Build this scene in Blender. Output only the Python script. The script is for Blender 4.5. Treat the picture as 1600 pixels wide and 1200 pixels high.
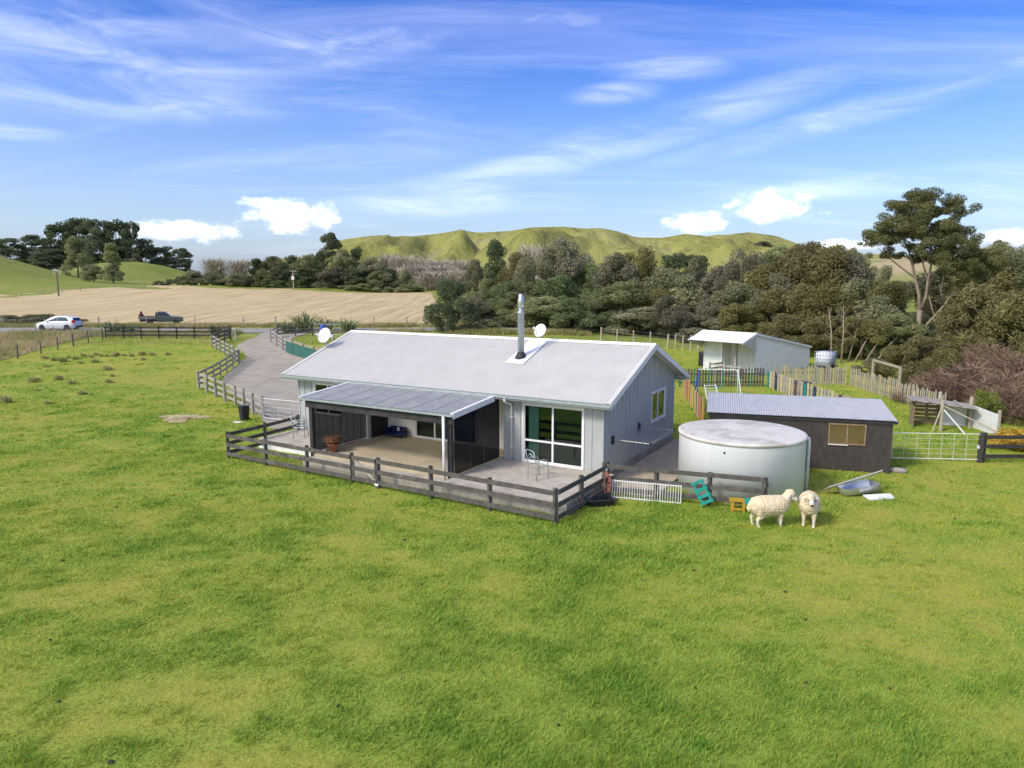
import bpy, bmesh, math, random
import numpy as np
from mathutils import Vector, Matrix
random.seed(7); RNG = np.random.default_rng(11)
R = math.radians
for o in list(bpy.data.objects): bpy.data.objects.remove(o)
SC = bpy.context.scene; COL = SC.collection
# ------------------------------------------------------------------ camera
F_PX, CAM_Z, PITCH, ROLL = 1088.67, 6.78, .1436, .0009
cam = bpy.data.cameras.new('camera'); cam.sensor_width = 36; cam.lens = F_PX/1600*36
cam.clip_start = .1; cam.clip_end = 6000
camo = bpy.data.objects.new('camera', cam); COL.objects.link(camo)
camo.location = (0, 0, CAM_Z)
camo.rotation_mode = 'XYZ'
camo.rotation_euler = (Matrix.Rotation(math.pi/2-PITCH, 3, 'X') @ Matrix.Rotation(-ROLL, 3, 'Z')).to_euler()
SC.camera = camo
# ------------------------------------------------------------------ light
SUN_AZ, SUN_EL = R(-126), R(40)          # azimuth from +Y, negative = left
sl = bpy.data.lights.new('sun', 'SUN'); sl.energy = 1.25; sl.angle = R(12); sl.color = (1, .90, .75)
so = bpy.data.objects.new('sun', sl); COL.objects.link(so); so.location = (-30, -10, 40)
sd = Vector((math.sin(SUN_AZ)*math.cos(SUN_EL), math.cos(SUN_AZ)*math.cos(SUN_EL), math.sin(SUN_EL)))
so.rotation_euler = sd.to_track_quat('Z', 'Y').to_euler()
vs = SC.view_settings; vs.view_transform = 'Standard'; vs.look = 'None'; vs.exposure = 1.48; vs.gamma = 1
vs.use_curve_mapping = False
W = bpy.data.worlds.new('World'); SC.world = W; W.use_nodes = True
W.cycles.sampling_method = 'NONE'

class NT:
    """tiny node-tree helper"""
    def __init__(s, tree): s.t = tree; s.n = tree.nodes; s.l = tree.links
    def new(s, typ, **kw):
        n = s.n.new(typ)
        for k, v in kw.items():
            if k == 'inp':
                for a, b in v.items():
                    if hasattr(b, 'is_linked'): s.l.new(b, n.inputs[a])
                    else: n.inputs[a].default_value = b
            else: setattr(n, k, v)
        return n
    def math(s, op, a, b=0., c=None, clamp=False):
        n = s.new('ShaderNodeMath', operation=op, use_clamp=clamp)
        for i, v in enumerate((a, b, c)):
            if v is None: continue
            if hasattr(v, 'is_linked'): s.l.new(v, n.inputs[i])
            else: n.inputs[i].default_value = v
        return n.outputs[0]
    def mix(s, f, a, b, mode='MIX'):
        n = s.new('ShaderNodeMix', data_type='RGBA', blend_type=mode)
        for k, v in ((0, f), (6, a), (7, b)):
            if hasattr(v, 'is_linked'): s.l.new(v, n.inputs[k])
            else: n.inputs[k].default_value = v if k == 0 else (*v, 1) if len(v) == 3 else v
        return n.outputs[2]
    def noise(s, vec, scale, detail=4, rough=.55, dist=0., col=False):
        n = s.new('ShaderNodeTexNoise', inp={'Scale': scale, 'Detail': detail, 'Roughness': rough, 'Distortion': dist})
        if vec is not None: s.l.new(vec, n.inputs['Vector'])
        return n.outputs[1 if col else 0]
    def ramp(s, fac, stops, interp='LINEAR'):
        n = s.new('ShaderNodeValToRGB'); n.color_ramp.interpolation = interp
        e = n.color_ramp.elements
        while len(e) < len(stops): e.new(.5)
        for i, (p, c) in enumerate(stops):
            e[i].position = p; e[i].color = (*c, 1) if len(c) == 3 else c
        s.l.new(fac, n.inputs[0]); return n.outputs[0]
    def mapr(s, v, a, b, c=0., d=1.):
        n = s.new('ShaderNodeMapRange', interpolation_type='SMOOTHSTEP')
        s.l.new(v, n.inputs[0])
        for i, x in enumerate((a, b, c, d)): n.inputs[1+i].default_value = x
        return n.outputs[0]

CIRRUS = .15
def build_world():
    T = NT(W.node_tree); T.n.clear()
    sky = T.new('ShaderNodeTexSky', sky_type='NISHITA', sun_disc=False, sun_elevation=SUN_EL,
                sun_rotation=SUN_AZ, altitude=0, air_density=1.0, dust_density=2.5, ozone_density=3.0)
    hs = T.new('ShaderNodeHueSaturation', inp={'Hue': .505, 'Saturation': 1.25, 'Value': 1.0, 'Color': sky.outputs[0]})
    tc = T.new('ShaderNodeTexCoord').outputs['Generated']
    sep = T.new('ShaderNodeSeparateXYZ', inp={0: tc}); x, y, z = sep.outputs
    az = T.math('ARCTAN2', x, y); el = T.math('ARCSINE', z)
    # deepen towards the zenith as a polarised summer sky does
    up = T.mapr(el, .0, .42, 0, 1)
    base = T.mix(up, T.mix(.25, T.mix(1, hs.outputs[0], (.88, .90, .98), 'MULTIPLY'), (5.4, 6.4, 8.6)), T.mix(1, hs.outputs[0], (.20, .54, 1.08), 'MULTIPLY'))
    comb = T.new('ShaderNodeCombineXYZ', inp={0: az, 1: el, 2: 0.})
    # cirrus: long streaks of thin veil over the whole sky
    zz = T.math('ADD', T.math('MAXIMUM', z, 0.), .14)
    pl = T.new('ShaderNodeCombineXYZ', inp={0: T.math('DIVIDE', x, zz), 1: T.math('DIVIDE', y, zz), 2: 0.})
    mp = T.new('ShaderNodeMapping', inp={'Vector': pl.outputs[0], 'Rotation': (0, 0, R(-24)), 'Scale': (.38, 1.5, 1)})
    n1 = T.noise(mp.outputs[0], 1.1, 5, .62, .9)
    ci = T.mapr(n1, .46, .84)
    wisp = T.noise(T.new('ShaderNodeMapping', inp={'Vector': comb.outputs[0], 'Rotation': (0, 0, R(10)), 'Scale': (5, 26, 1)}).outputs[0], 1.0, 5, .62, .6)
    def blob(px, py, wa, wh, rot):
        a = math.atan((px-800)/F_PX); e = math.atan((442.6-py)/F_PX*math.cos(a))
        m = T.new('ShaderNodeMapping', vector_type='TEXTURE', inp={'Vector': comb.outputs[0], 'Location': (a, e, 0), 'Rotation': (0, 0, rot), 'Scale': (1.75*wa/F_PX, 1.75*wh/F_PX, 1)})
        return T.new('ShaderNodeTexGradient', gradient_type='SPHERICAL', inp={0: m.outputs[0]}).outputs[1]
    st = None
    for (px, py, wa, wh, rot, k) in ((180, 105, 260, 60, .16, 1.0), (490, 95, 190, 32, .14, 1.), (210, 168, 190, 22, .04, .9), (60, 216, 45, 9, .0, 1.),
                                     (930, 240, 350, 22, .24, 1.), (1420, 160, 280, 15, .20, .9), (1430, 288, 240, 13, .03, .9), (865, 60, 65, 12, 0, 1.),
                                     (1030, 124, 75, 15, -.05, 1), (955, 163, 50, 12, .05, 1), (680, 325, 150, 16, .03, .7)):
        g = blob(px, py, wa, wh, rot); st = g if st is None else T.math('MAXIMUM', st, g)
    streak = T.math('MULTIPLY', T.mapr(st, 0, .8), T.mapr(wisp, .26, .86))
    # thin cloud seen upper left; unseen sun-side and overhead part added to lift shade
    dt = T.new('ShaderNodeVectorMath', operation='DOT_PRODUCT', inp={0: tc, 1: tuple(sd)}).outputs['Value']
    fill_veil = T.math('MULTIPLY', T.mapr(dt, .05, .95), T.math('ADD', .55, T.math('MULTIPLY', ci, .45)))
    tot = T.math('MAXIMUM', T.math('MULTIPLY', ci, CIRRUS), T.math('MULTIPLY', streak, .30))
    tot = T.math('MAXIMUM', tot, T.math('MULTIPLY', fill_veil, .9))
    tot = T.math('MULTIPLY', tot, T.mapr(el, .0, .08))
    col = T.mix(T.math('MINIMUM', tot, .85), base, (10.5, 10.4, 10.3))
    # cumulus heaps near the horizon
    pf = T.noise(T.new('ShaderNodeMapping', inp={'Vector': comb.outputs[0], 'Scale': (34, 52, 1)}).outputs[0], 1.0, 6, .62)
    cu = None
    for (px, py, wa, wh) in ((466, 340, 52, 20), (422, 322, 32, 8), (292, 362, 62, 13), (1196, 328, 52, 18), (1082, 350, 42, 13), (1575, 374, 46, 10), (1320, 384, 40, 7)):
        g = blob(px, py, wa, wh, 0); cu = g if cu is None else T.math('MAXIMUM', cu, g)
    dens = T.mapr(T.math('ADD', T.math('MULTIPLY', cu, .95), T.math('MULTIPLY', pf, 1.3)), .86, 1.5)
    dens = T.math('MULTIPLY', dens, T.mapr(cu, .0, .12))
    shade = T.mix(T.mapr(pf, .3, .65), (8.6, 9.1, 10.0), (12., 11.8, 11.5))
    col = T.mix(T.math('MULTIPLY', dens, .74), col, shade)
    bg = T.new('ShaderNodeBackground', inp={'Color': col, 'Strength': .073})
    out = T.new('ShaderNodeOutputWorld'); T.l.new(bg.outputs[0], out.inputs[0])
build_world()

# ------------------------------------------------------------------ helpers
cP, sP = math.cos(PITCH), math.sin(PITCH)
def at(px, py, Y):
    """point of the place that lies Y metres in front of the drone, from a measured photo position"""
    x, y = (px-800)/F_PX, -(py-600)/F_PX
    d = Vector((x, cP+y*sP, -sP+y*cP)); d *= Y/d.y
    return Vector((d.x, d.y, d.z+CAM_Z))
def sstep(a, b, x):
    t = np.clip((x-a)/(b-a), 0, 1); return t*t*(3-2*t)
def vnoise(x, y, seed=0):
    x = np.asarray(x, float); y = np.asarray(y, float)
    xi = np.floor(x).astype(np.int64); yi = np.floor(y).astype(np.int64); fx = x-xi; fy = y-yi
    def h(a, b):
        n = (a*374761393 + b*668265263 + seed*144269) & 0x7fffffff
        n = ((n ^ (n >> 13))*1274126177) & 0x7fffffff
        return ((n ^ (n >> 16)) & 0xffff)/65535.
    fx = fx*fx*(3-2*fx); fy = fy*fy*(3-2*fy)
    return (h(xi, yi)*(1-fx)+h(xi+1, yi)*fx)*(1-fy)+(h(xi, yi+1)*(1-fx)+h(xi+1, yi+1)*fx)*fy
def fbm(x, y, seed=0, oct=4):
    s = 0; a = .5; f = 1.
    for i in range(oct):
        s = s+a*vnoise(np.asarray(x)*f, np.asarray(y)*f, seed+i*17); a *= .5; f *= 2.03
    return s/(1-.5**oct)
def ground_z(x, y):
    x = np.asarray(x, float); y = np.asarray(y, float)
    z = 2.0*sstep(46, 78, y)*(1-.45*sstep(0, 25, x))
    z = z+np.clip(np.minimum(y, 225)-85, 0, None)*.03*(1-.4*sstep(-60, -10, x))*(1-sstep(-10, 40, x))
    g = lambda cx, cy, a, sx, sy: a*np.exp(-((x-cx)**2/(2*sx*sx)+(y-cy)**2/(2*sy*sy)))
    z = z+g(-205, 228, 20, 26, 30)+g(-181, 335, 12, 17, 30)+g(-260, 400, 8, 45, 40)+g(190, 300, 17, 80, 90)
    far = sstep(120, 260, np.hypot(x, y))
    return z+far*(fbm(x/40, y/40, 3)-.5)*4
def gz(x, y): return float(ground_z(x, y))
def lush(x, y):
    """0 = short yellowish turf, 1 = long dark green grass"""
    x = np.asarray(x, float); y = np.asarray(y, float)
    px = 800+F_PX*x/np.maximum(y, 1)
    v = .28*fbm(x/4.5, y/4.5, 5)+.42*fbm(x/1.5, y/1.1, 8)+.34*fbm(x/.55, y/.45, 23, 3)-.05
    band = np.exp(-((x-1.9)/3.2)**2)*sstep(24, 17, y)+.6*np.exp(-((x-5.5)/3.5)**2-((y-19)/3.)**2)
    return np.clip((v-.5)*1.9+.40+.32*band-.10*sstep(30, 60, y), 0, 1)

def tag(o, label=None, cat=None, group=None, kind=None):
    if label: o['label'] = label
    if cat: o['category'] = cat
    if group: o['group'] = group
    if kind: o['kind'] = kind
    return o
def thing(name, label, cat, loc=(0, 0, 0), rz=0., group=None):
    o = bpy.data.objects.new(name, None); COL.objects.link(o); o.empty_display_size = .2
    o.location = loc; o.rotation_euler = (0, 0, rz)
    return tag(o, label, cat, group)
def link(name, me, parent=None, mat=None):
    o = bpy.data.objects.new(name, me); COL.objects.link(o)
    if mat and not me.materials: me.materials.append(M[mat] if isinstance(mat, str) else mat)
    if parent: o.parent = parent
    return o
def copy_tree(o, parent=None):
    c = o.copy(); COL.objects.link(c)
    if parent: c.parent = parent
    for ch in list(o.children): copy_tree(ch, c)
    return c
class MB:
    def __init__(s): s.v = []; s.f = []; s.smooth = False
    def add(s, vs, fs):
        b = len(s.v); s.v += [tuple(p) for p in vs]; s.f += [tuple(i+b for i in f) for f in fs]; return s
    def box(s, lo, hi, rz=0., pivot=None):
        (a, b, c), (d, e, f) = lo, hi
        vs = [Vector(p) for p in ((a, b, c), (d, b, c), (d, e, c), (a, e, c), (a, b, f), (d, b, f), (d, e, f), (a, e, f))]
        if rz:
            pv = Vector(pivot or ((a+d)/2, (b+e)/2, 0)); m = Matrix.Rotation(rz, 3, 'Z'); vs = [m@(p-pv)+pv for p in vs]
        return s.add(vs, [(0, 3, 2, 1), (4, 5, 6, 7), (0, 1, 5, 4), (1, 2, 6, 5), (2, 3, 7, 6), (3, 0, 4, 7)])
    def beam(s, p0, p1, w, h, up=(0, 0, 1), ext=0.):
        p0 = Vector(p0); p1 = Vector(p1); d = (p1-p0).normalized(); up = Vector(up)
        if abs(d.dot(up)) > .98: up = Vector((0, 1, 0))
        sd_ = d.cross(up).normalized(); u = sd_.cross(d).normalized(); p0 = p0-d*ext; p1 = p1+d*ext
        vs = [p+sd_*a*w/2+u*b*h/2 for p in (p0, p1) for a, b in ((-1, -1), (1, -1), (1, 1), (-1, 1))]
        return s.add(vs, [(0, 1, 2, 3), (7, 6, 5, 4), (0, 4, 5, 1), (1, 5, 6, 2), (2, 6, 7, 3), (3, 7, 4, 0)])
    def tube(s, pts, rad, n=8, cap=True):
        pts = [Vector(p) for p in pts]
        if not hasattr(rad, '__len__'): rad = [rad]*len(pts)
        rings = []; ref = None
        for i, p in enumerate(pts):
            d = (pts[min(i+1, len(pts)-1)]-pts[max(i-1, 0)]).normalized()
            if ref is None: ref = Vector((1, 0, 0)) if abs(d.x) < .8 else Vector((0, 1, 0))
            a = (ref-d*ref.dot(d)).normalized(); b = d.cross(a); ref = a
            rings.append([p+(a*math.cos(2*math.pi*k/n)+b*math.sin(2*math.pi*k/n))*rad[i] for k in range(n)])
        b0 = len(s.v); s.v += [tuple(q) for r in rings for q in r]
        for i in range(len(pts)-1):
            for k in range(n):
                s.f.append((b0+i*n+k, b0+i*n+(k+1) % n, b0+(i+1)*n+(k+1) % n, b0+(i+1)*n+k))
        if cap: s.f.append(tuple(b0+k for k in range(n))[::-1]); s.f.append(tuple(b0+(len(pts)-1)*n+k for k in range(n)))
        return s
    def lathe(s, prof, n=24, c=(0, 0, 0)):
        b0 = len(s.v)
        for r, z in prof: s.v += [(c[0]+r*math.cos(2*math.pi*k/n), c[1]+r*math.sin(2*math.pi*k/n), c[2]+z) for k in range(n)]
        for i in range(len(prof)-1):
            for k in range(n): s.f.append((b0+i*n+k, b0+i*n+(k+1) % n, b0+(i+1)*n+(k+1) % n, b0+(i+1)*n+k))
        if prof[0][0] > 0: s.f.append(tuple(b0+k for k in range(n))[::-1])
        if prof[-1][0] > 0: s.f.append(tuple(b0+(len(prof)-1)*n+k for k in range(n)))
        return s
    def prism(s, poly, axis, a, b):
        """poly of 2-D points extruded along axis (0 x, 1 y, 2 z) from a to b"""
        n = len(poly)
        def p3(q, t): return (t, q[0], q[1]) if axis == 0 else (q[0], t, q[1]) if axis == 1 else (q[0], q[1], t)
        return s.add([p3(q, a) for q in poly]+[p3(q, b) for q in poly],
                     [tuple(range(n))[::-1], tuple(range(n, 2*n))]+[(i, (i+1) % n, n+(i+1) % n, n+i) for i in range(n)])
    def corr(s, o, ex, ey, L, S, pitch=.076, amp=.009, per=6, rows=1):
        """corrugated sheet: o origin, ex along the waves' row, ey up the sheet"""
        o = Vector(o); ex = Vector(ex).normalized(); ey = Vector(ey).normalized(); n = ex.cross(ey)
        if n.z < 0: n = -n
        N = max(2, int(L/pitch*per)); b0 = len(s.v)
        for j in range(rows+1):
            for i in range(N+1):
                t = i/N*L; s.v.append(tuple(o+ex*t+ey*(S*j/rows)+n*(amp*math.cos(2*math.pi*t/pitch))))
        for j in range(rows):
            for i in range(N): q = b0+j*(N+1)+i; s.f.append((q, q+1, q+N+2, q+N+1))
        s.smooth = True
        return s
    def mesh(s, name):
        me = bpy.data.meshes.new(name); me.from_pydata(s.v, [], s.f); me.validate(); me.update()
        bm = bmesh.new(); bm.from_mesh(me); bmesh.ops.recalc_face_normals(bm, faces=bm.faces); bm.to_mesh(me); bm.free()
        if s.smooth: me.shade_smooth()
        return me
    def build(s, name, mat, parent=None): return link(name, s.mesh(name), parent, mat)

# ------------------------------------------------------------------ materials
M = {}
def pmat(name, c1, c2=None, scale=4., rough=.7, bump=0., bscale=None, spec=.3, metal=0., stretch=(1, 1, 1), detail=5, dirt=None, coords='Object'):
    m = bpy.data.materials.new(name); m.use_nodes = True; T = NT(m.node_tree); b = T.n['Principled BSDF']
    vec = T.new('ShaderNodeTexCoord').outputs[coords]
    if stretch != (1, 1, 1): vec = T.new('ShaderNodeMapping', inp={'Vector': vec, 'Scale': stretch}).outputs[0]
    n = T.noise(vec, scale, detail, .6)
    c = T.mix(T.mapr(n, .3, .7), c1, c2 or tuple(x*.8 for x in c1))
    if dirt:
        d = T.noise(vec, scale*.35, 6, .7); c = T.mix(T.mapr(d, .52, .72, 0, dirt[1]), c, dirt[0])
    T.l.new(c, b.inputs['Base Color']); b.inputs['Roughness'].default_value = rough
    b.inputs['Specular IOR Level'].default_value = spec; b.inputs['Metallic'].default_value = metal
    if bump:
        bn = T.noise(vec, bscale or scale*4, 4, .6)
        bp = T.new('ShaderNodeBump', inp={'Strength': bump, 'Distance': .02, 'Height': bn}); T.l.new(bp.outputs[0], b.inputs['Normal'])
    M[name] = m; return m
pmat('roof_paint', (0.57, 0.545, 0.49), (0.52, 0.495, 0.445), 1.2, .42, spec=.4, dirt=((.49, .48, .45), .18))
pmat('white_trim', (0.74, 0.735, 0.71), (0.66, 0.655, 0.64), 3, .45)
pmat('wall_paint', (0.4, 0.41, 0.39), (0.35, 0.36, 0.345), 2.2, .65, bump=.15, bscale=40, stretch=(3, 3, .5), dirt=((.30, .315, .295), .4))
pmat('white_wall', (0.76, 0.74, 0.69), (0.68, 0.66, 0.62), 2, .7)
pmat('galv', (.45, .50, .50), (.36, .41, .42), 5, .4, metal=.5)
pmat('bright_metal', (.62, .63, .64), (.5, .51, .52), 6, .35, metal=.8)
pmat('black_rubber', (.02, .02, .022), (.035, .035, .035), 8, .6)
pmat('black_plastic', (.018, .018, .02), (.03, .03, .033), 8, .4)
pmat('dark_timber', (0.065, 0.058, 0.05), (0.115, 0.103, 0.09), 6, .85, bump=.4, stretch=(1, 1, 1), dirt=((.22, .20, .175), .7))
pmat('grey_timber', (0.27, 0.24, 0.2), (0.38, 0.345, 0.3), 5, .9, bump=.5, dirt=((.11, .095, .08), .6))
pmat('deck_timber', (0.36, 0.31, 0.25), (0.46, 0.41, 0.34), 3, .85, bump=.3, stretch=(1, 1, 1), dirt=((.17, .15, .12), .6))
pmat('charcoal', (.030, .028, .027), (.05, .047, .044), 6, .8, bump=.3, dirt=((.075, .07, .065), .6))
pmat('pale_timber', (.42, .36, .26), (.33, .28, .20), 6, .85, bump=.4, dirt=((.22, .19, .15), .5))
pmat('pallet_timber', (.20, .13, .075), (.30, .21, .13), 6, .85, bump=.4)
pmat('concrete', (0.5, 0.41, 0.28), (0.4, 0.33, 0.22), 1.1, .85, bump=.2, bscale=30, dirt=((.20, .17, .12), .55))
pmat('concrete_grey', (0.48, 0.39, 0.28), (0.38, 0.31, 0.22), 1.5, .9, bump=.3, bscale=25, dirt=((.16, .15, .12), .5))
pmat('tank_white', (0.8, 0.8, 0.79), (0.74, 0.74, 0.74), 1.5, .5, stretch=(2, 2, .25), dirt=((.62, .61, .58), .35))
pmat('shed_brown', (0.045, 0.036, 0.03), (0.066, 0.054, 0.045), 3, .9, bump=.5, bscale=30, stretch=(2, 2, 1), dirt=((.085, .07, .056), .6))
pmat('shed_trim', (.035, .030, .028), (.05, .044, .04), 4, .7)
pmat('white_steel', (0.72, 0.715, 0.69), (0.64, 0.635, 0.61), 2, .4, spec=.3, dirt=((.52, .51, .48), .4))
pmat('galv_roof', (0.58, 0.555, 0.51), (0.5, 0.48, 0.44), 2.5, .35, metal=.25, spec=.5, dirt=((.42, .43, .44), .4))
pmat('olive_blind', (0.135, 0.1, 0.03), (0.1, 0.075, 0.024), 3, .25, stretch=(1, 1, 6), spec=.6)
pmat('wool', (0.7, 0.575, 0.39), (0.6, 0.475, 0.3), 9, .95, bump=.9, bscale=28, spec=.05, dirt=((.36, .28, .18), .5))
pmat('sheep_face', (.70, .62, .52), (.6, .5, .42), 10, .8)
pmat('sheep_dark', (.02, .018, .016), None, 4, .4)
pmat('terracotta', (.34, .12, .06), (.26, .09, .05), 6, .8)
pmat('dead_leaf', (.20, .085, .04), (.13, .06, .03), 6, .9)
pmat('blue_plastic', (.012, .022, .075), (.02, .03, .10), 4, .4)
pmat('bright_blue', (.03, .10, .40), None, 4, .4)
pmat('teal', (.02, .33, .27), (.015, .25, .21), 4, .5)
pmat('yellow', (0.45, 0.27, 0.03), (0.38, 0.23, 0.03), 4, .5)
pmat('red_hose', (0.36, 0.14, 0.11), (0.3, 0.12, 0.1), 8, .5)
pmat('straw', (0.74, 0.6, 0.36), (0.6, 0.48, 0.27), 5, .95, bump=.6)
pmat('tyre', (.02, .02, .02), None, 5, .8)
pmat('car_white', (0.7, 0.7, 0.69), (0.68, 0.68, 0.68), 2, .25, spec=.6)
pmat('ute_green', (.055, .075, .058), (.045, .06, .048), 2, .3, spec=.6)
pmat('tray_grey', (.22, .20, .17), (.16, .15, .13), 4, .6)
pmat('car_glass', (.012, .016, .018), None, 4, .08, spec=.8)
pmat('red_lamp', (.45, .01, .01), None, 4, .3)
pmat('maroon', (.10, .022, .025), None, 4, .8)
pmat('bark', (.17, .135, .10), (.11, .088, .066), 7, .95, bump=.8)
pmat('kanuka_bark', (.30, .235, .175), (.20, .155, .115), 4, .95, bump=.8, stretch=(3, 3, .6))
pmat('wire', (.40, .40, .38), None, 4, .5, metal=.5)
pmat('ibc_white', (.66, .67, .72), (.56, .57, .64), 4, .4)
pmat('shade_cloth', (.03, .10, .08), (.04, .14, .11), 6, .9)
pmat('room', (.55, .60, .56), (.45, .5, .47), 1, .8)
pmat('carpet', (.10, .14, .135), (.08, .11, .11), 3, .95)
for nm, c in dict(p_yellow=(.62, .38, .06), p_purple=(.15, .055, .10), p_cream=(.55, .45, .25), p_pink=(.45, .17, .14), p_orange=(.55, .25, .05), p_slate=(.10, .12, .15), p_teal=(.02, .24, .24), p_green=(.03, .19, .12), p_navy=(.03, .05, .12)).items():
    pmat(nm, c, tuple(x*.72 for x in c), 5, .8, stretch=(2, 2, .5))

def glass_mat(name, tint, refl=.5):
    m = bpy.data.materials.new(name); m.use_nodes = True; T = NT(m.node_tree); T.n.clear()
    g = T.new('ShaderNodeBsdfGlossy', inp={'Color': (.9, .95, .93, 1), 'Roughness': .02})
    t = T.new('ShaderNodeBsdfTransparent', inp={'Color': (*tint, 1)})
    fr = T.new('ShaderNodeFresnel', inp={'IOR': 1.5}); f = T.math('ADD', T.math('MULTIPLY', fr.outputs[0], 1.0), refl*.2, clamp=True)
    mx = T.new('ShaderNodeMixShader'); T.l.new(f, mx.inputs[0]); T.l.new(t.outputs[0], mx.inputs[1]); T.l.new(g.outputs[0], mx.inputs[2])
    out = T.new('ShaderNodeOutputMaterial'); T.l.new(mx.outputs[0], out.inputs[0]); M[name] = m
glass_mat('glass', (.60, .74, .68), .12)
def mesh_screen(name):
    m = bpy.data.materials.new(name); m.use_nodes = True; T = NT(m.node_tree); T.n.clear()
    d = T.new('ShaderNodeBsdfDiffuse', inp={'Color': (.013, .014, .018, 1)}); t = T.new('ShaderNodeBsdfTransparent', inp={'Color': (.85, .85, .9, 1)})
    mx = T.new('ShaderNodeMixShader', inp={0: .07}); T.l.new(d.outputs[0], mx.inputs[1]); T.l.new(t.outputs[0], mx.inputs[2])
    out = T.new('ShaderNodeOutputMaterial'); T.l.new(mx.outputs[0], out.inputs[0]); M[name] = m
mesh_screen('screen_mesh')
def poly_roof():
    m = bpy.data.materials.new('poly_roof'); m.use_nodes = True; T = NT(m.node_tree); b = T.n['Principled BSDF']
    v = T.new('ShaderNodeTexCoord').outputs['Object']; n = T.noise(v, 2.5, 6, .7)
    T.l.new(T.mix(T.mapr(n, .35, .7), (.40, .395, .365), (.52, .51, .475)), b.inputs['Base Color']); b.inputs['Roughness'].default_value = .45
    tr = T.new('ShaderNodeBsdfTransparent', inp={'Color': (.95, .90, .80, 1)}); mx = T.new('ShaderNodeMixShader', inp={0: .30}); out = T.n['Material Output']
    T.l.new(b.outputs[0], mx.inputs[1]); T.l.new(tr.outputs[0], mx.inputs[2]); T.l.new(mx.outputs[0], out.inputs[0]); M['poly_roof'] = m
poly_roof()

def leaf_mat(name, cols, trans=.42, vary=.25):
    """foliage: colour attribute 'tint' (0..1) picks between the colours, each copy drifts a little"""
    m = bpy.data.materials.new(name); m.use_nodes = True; T = NT(m.node_tree); T.n.clear()
    a = T.new('ShaderNodeAttribute', attribute_name='tint').outputs['Fac']
    rnd = T.new('ShaderNodeObjectInfo').outputs['Random']
    c = T.ramp(a, [(i/(len(cols)-1), q) for i, q in enumerate(cols)])
    hs = T.new('ShaderNodeHueSaturation', inp={'Hue': T.math('ADD', .5-.02*vary/.25, T.math('MULTIPLY', rnd, .04*vary/.25)), 'Saturation': T.math('ADD', 1-vary*.7, T.math('MULTIPLY', rnd, vary)),
                                               'Value': T.math('ADD', 1-vary, T.math('MULTIPLY', T.math('FRACT', T.math('MULTIPLY', rnd, 7.31)), 2*vary)), 'Color': c})
    d = T.new('ShaderNodeBsdfDiffuse', inp={'Color': hs.outputs[0]}); t = T.new('ShaderNodeBsdfTranslucent', inp={'Color': hs.outputs[0]})
    mx = T.new('ShaderNodeMixShader', inp={0: trans}); T.l.new(d.outputs[0], mx.inputs[1]); T.l.new(t.outputs[0], mx.inputs[2])
    out = T.new('ShaderNodeOutputMaterial'); T.l.new(mx.outputs[0], out.inputs[0]); M[name] = m
leaf_mat('leaf_bush', [(.135, .144, .071), (.257, .253, .128), (.422, .393, .217)], vary=.36)
leaf_mat('leaf_pine', [(.076, .103, .054), (.147, .178, .088), (.245, .277, .138)], vary=.12)
leaf_mat('leaf_kanuka', [(.099, .108, .043), (.183, .183, .076), (.293, .279, .124)], vary=.05)
leaf_mat('leaf_olive', [(.134, .125, .051), (.235, .211, .086), (.356, .312, .134)], vary=.1)
leaf_mat('leaf_pale', [(.109, .140, .055), (.203, .250, .109), (.312, .374, .172)], vary=.1)
leaf_mat('twig_tan', [(.34, .29, .22), (.46, .40, .31), (.58, .51, .41)], .1, vary=.1)
leaf_mat('twig_brown', [(.145, .094, .060), (.23, .155, .102), (.32, .225, .155)], .1, vary=.08)
leaf_mat('leaf_flax', [(.070, .102, .031), (.156, .196, .078), (.296, .328, .172)], .2, vary=.08)
leaf_mat('leaf_gold', [(.38, .24, .03), (.58, .38, .05), (.70, .50, .10)], .3, vary=.05)
leaf_mat('leaf_lime', [(.10, .14, .02), (.22, .27, .05), (.33, .37, .09)], .35, vary=.05)
leaf_mat('tussock', [(.230, .230, .071), (.388, .374, .129), (.546, .503, .215)], .25, vary=.15)
leaf_mat('verge', [(.22, .25, .065), (.38, .35, .13), (.56, .44, .25)], .4, vary=0)
leaf_mat('grass_blade', [(.50, .46, .085), (.335, .435, .066), (.170, .315, .044)], .42, vary=0)

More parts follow.
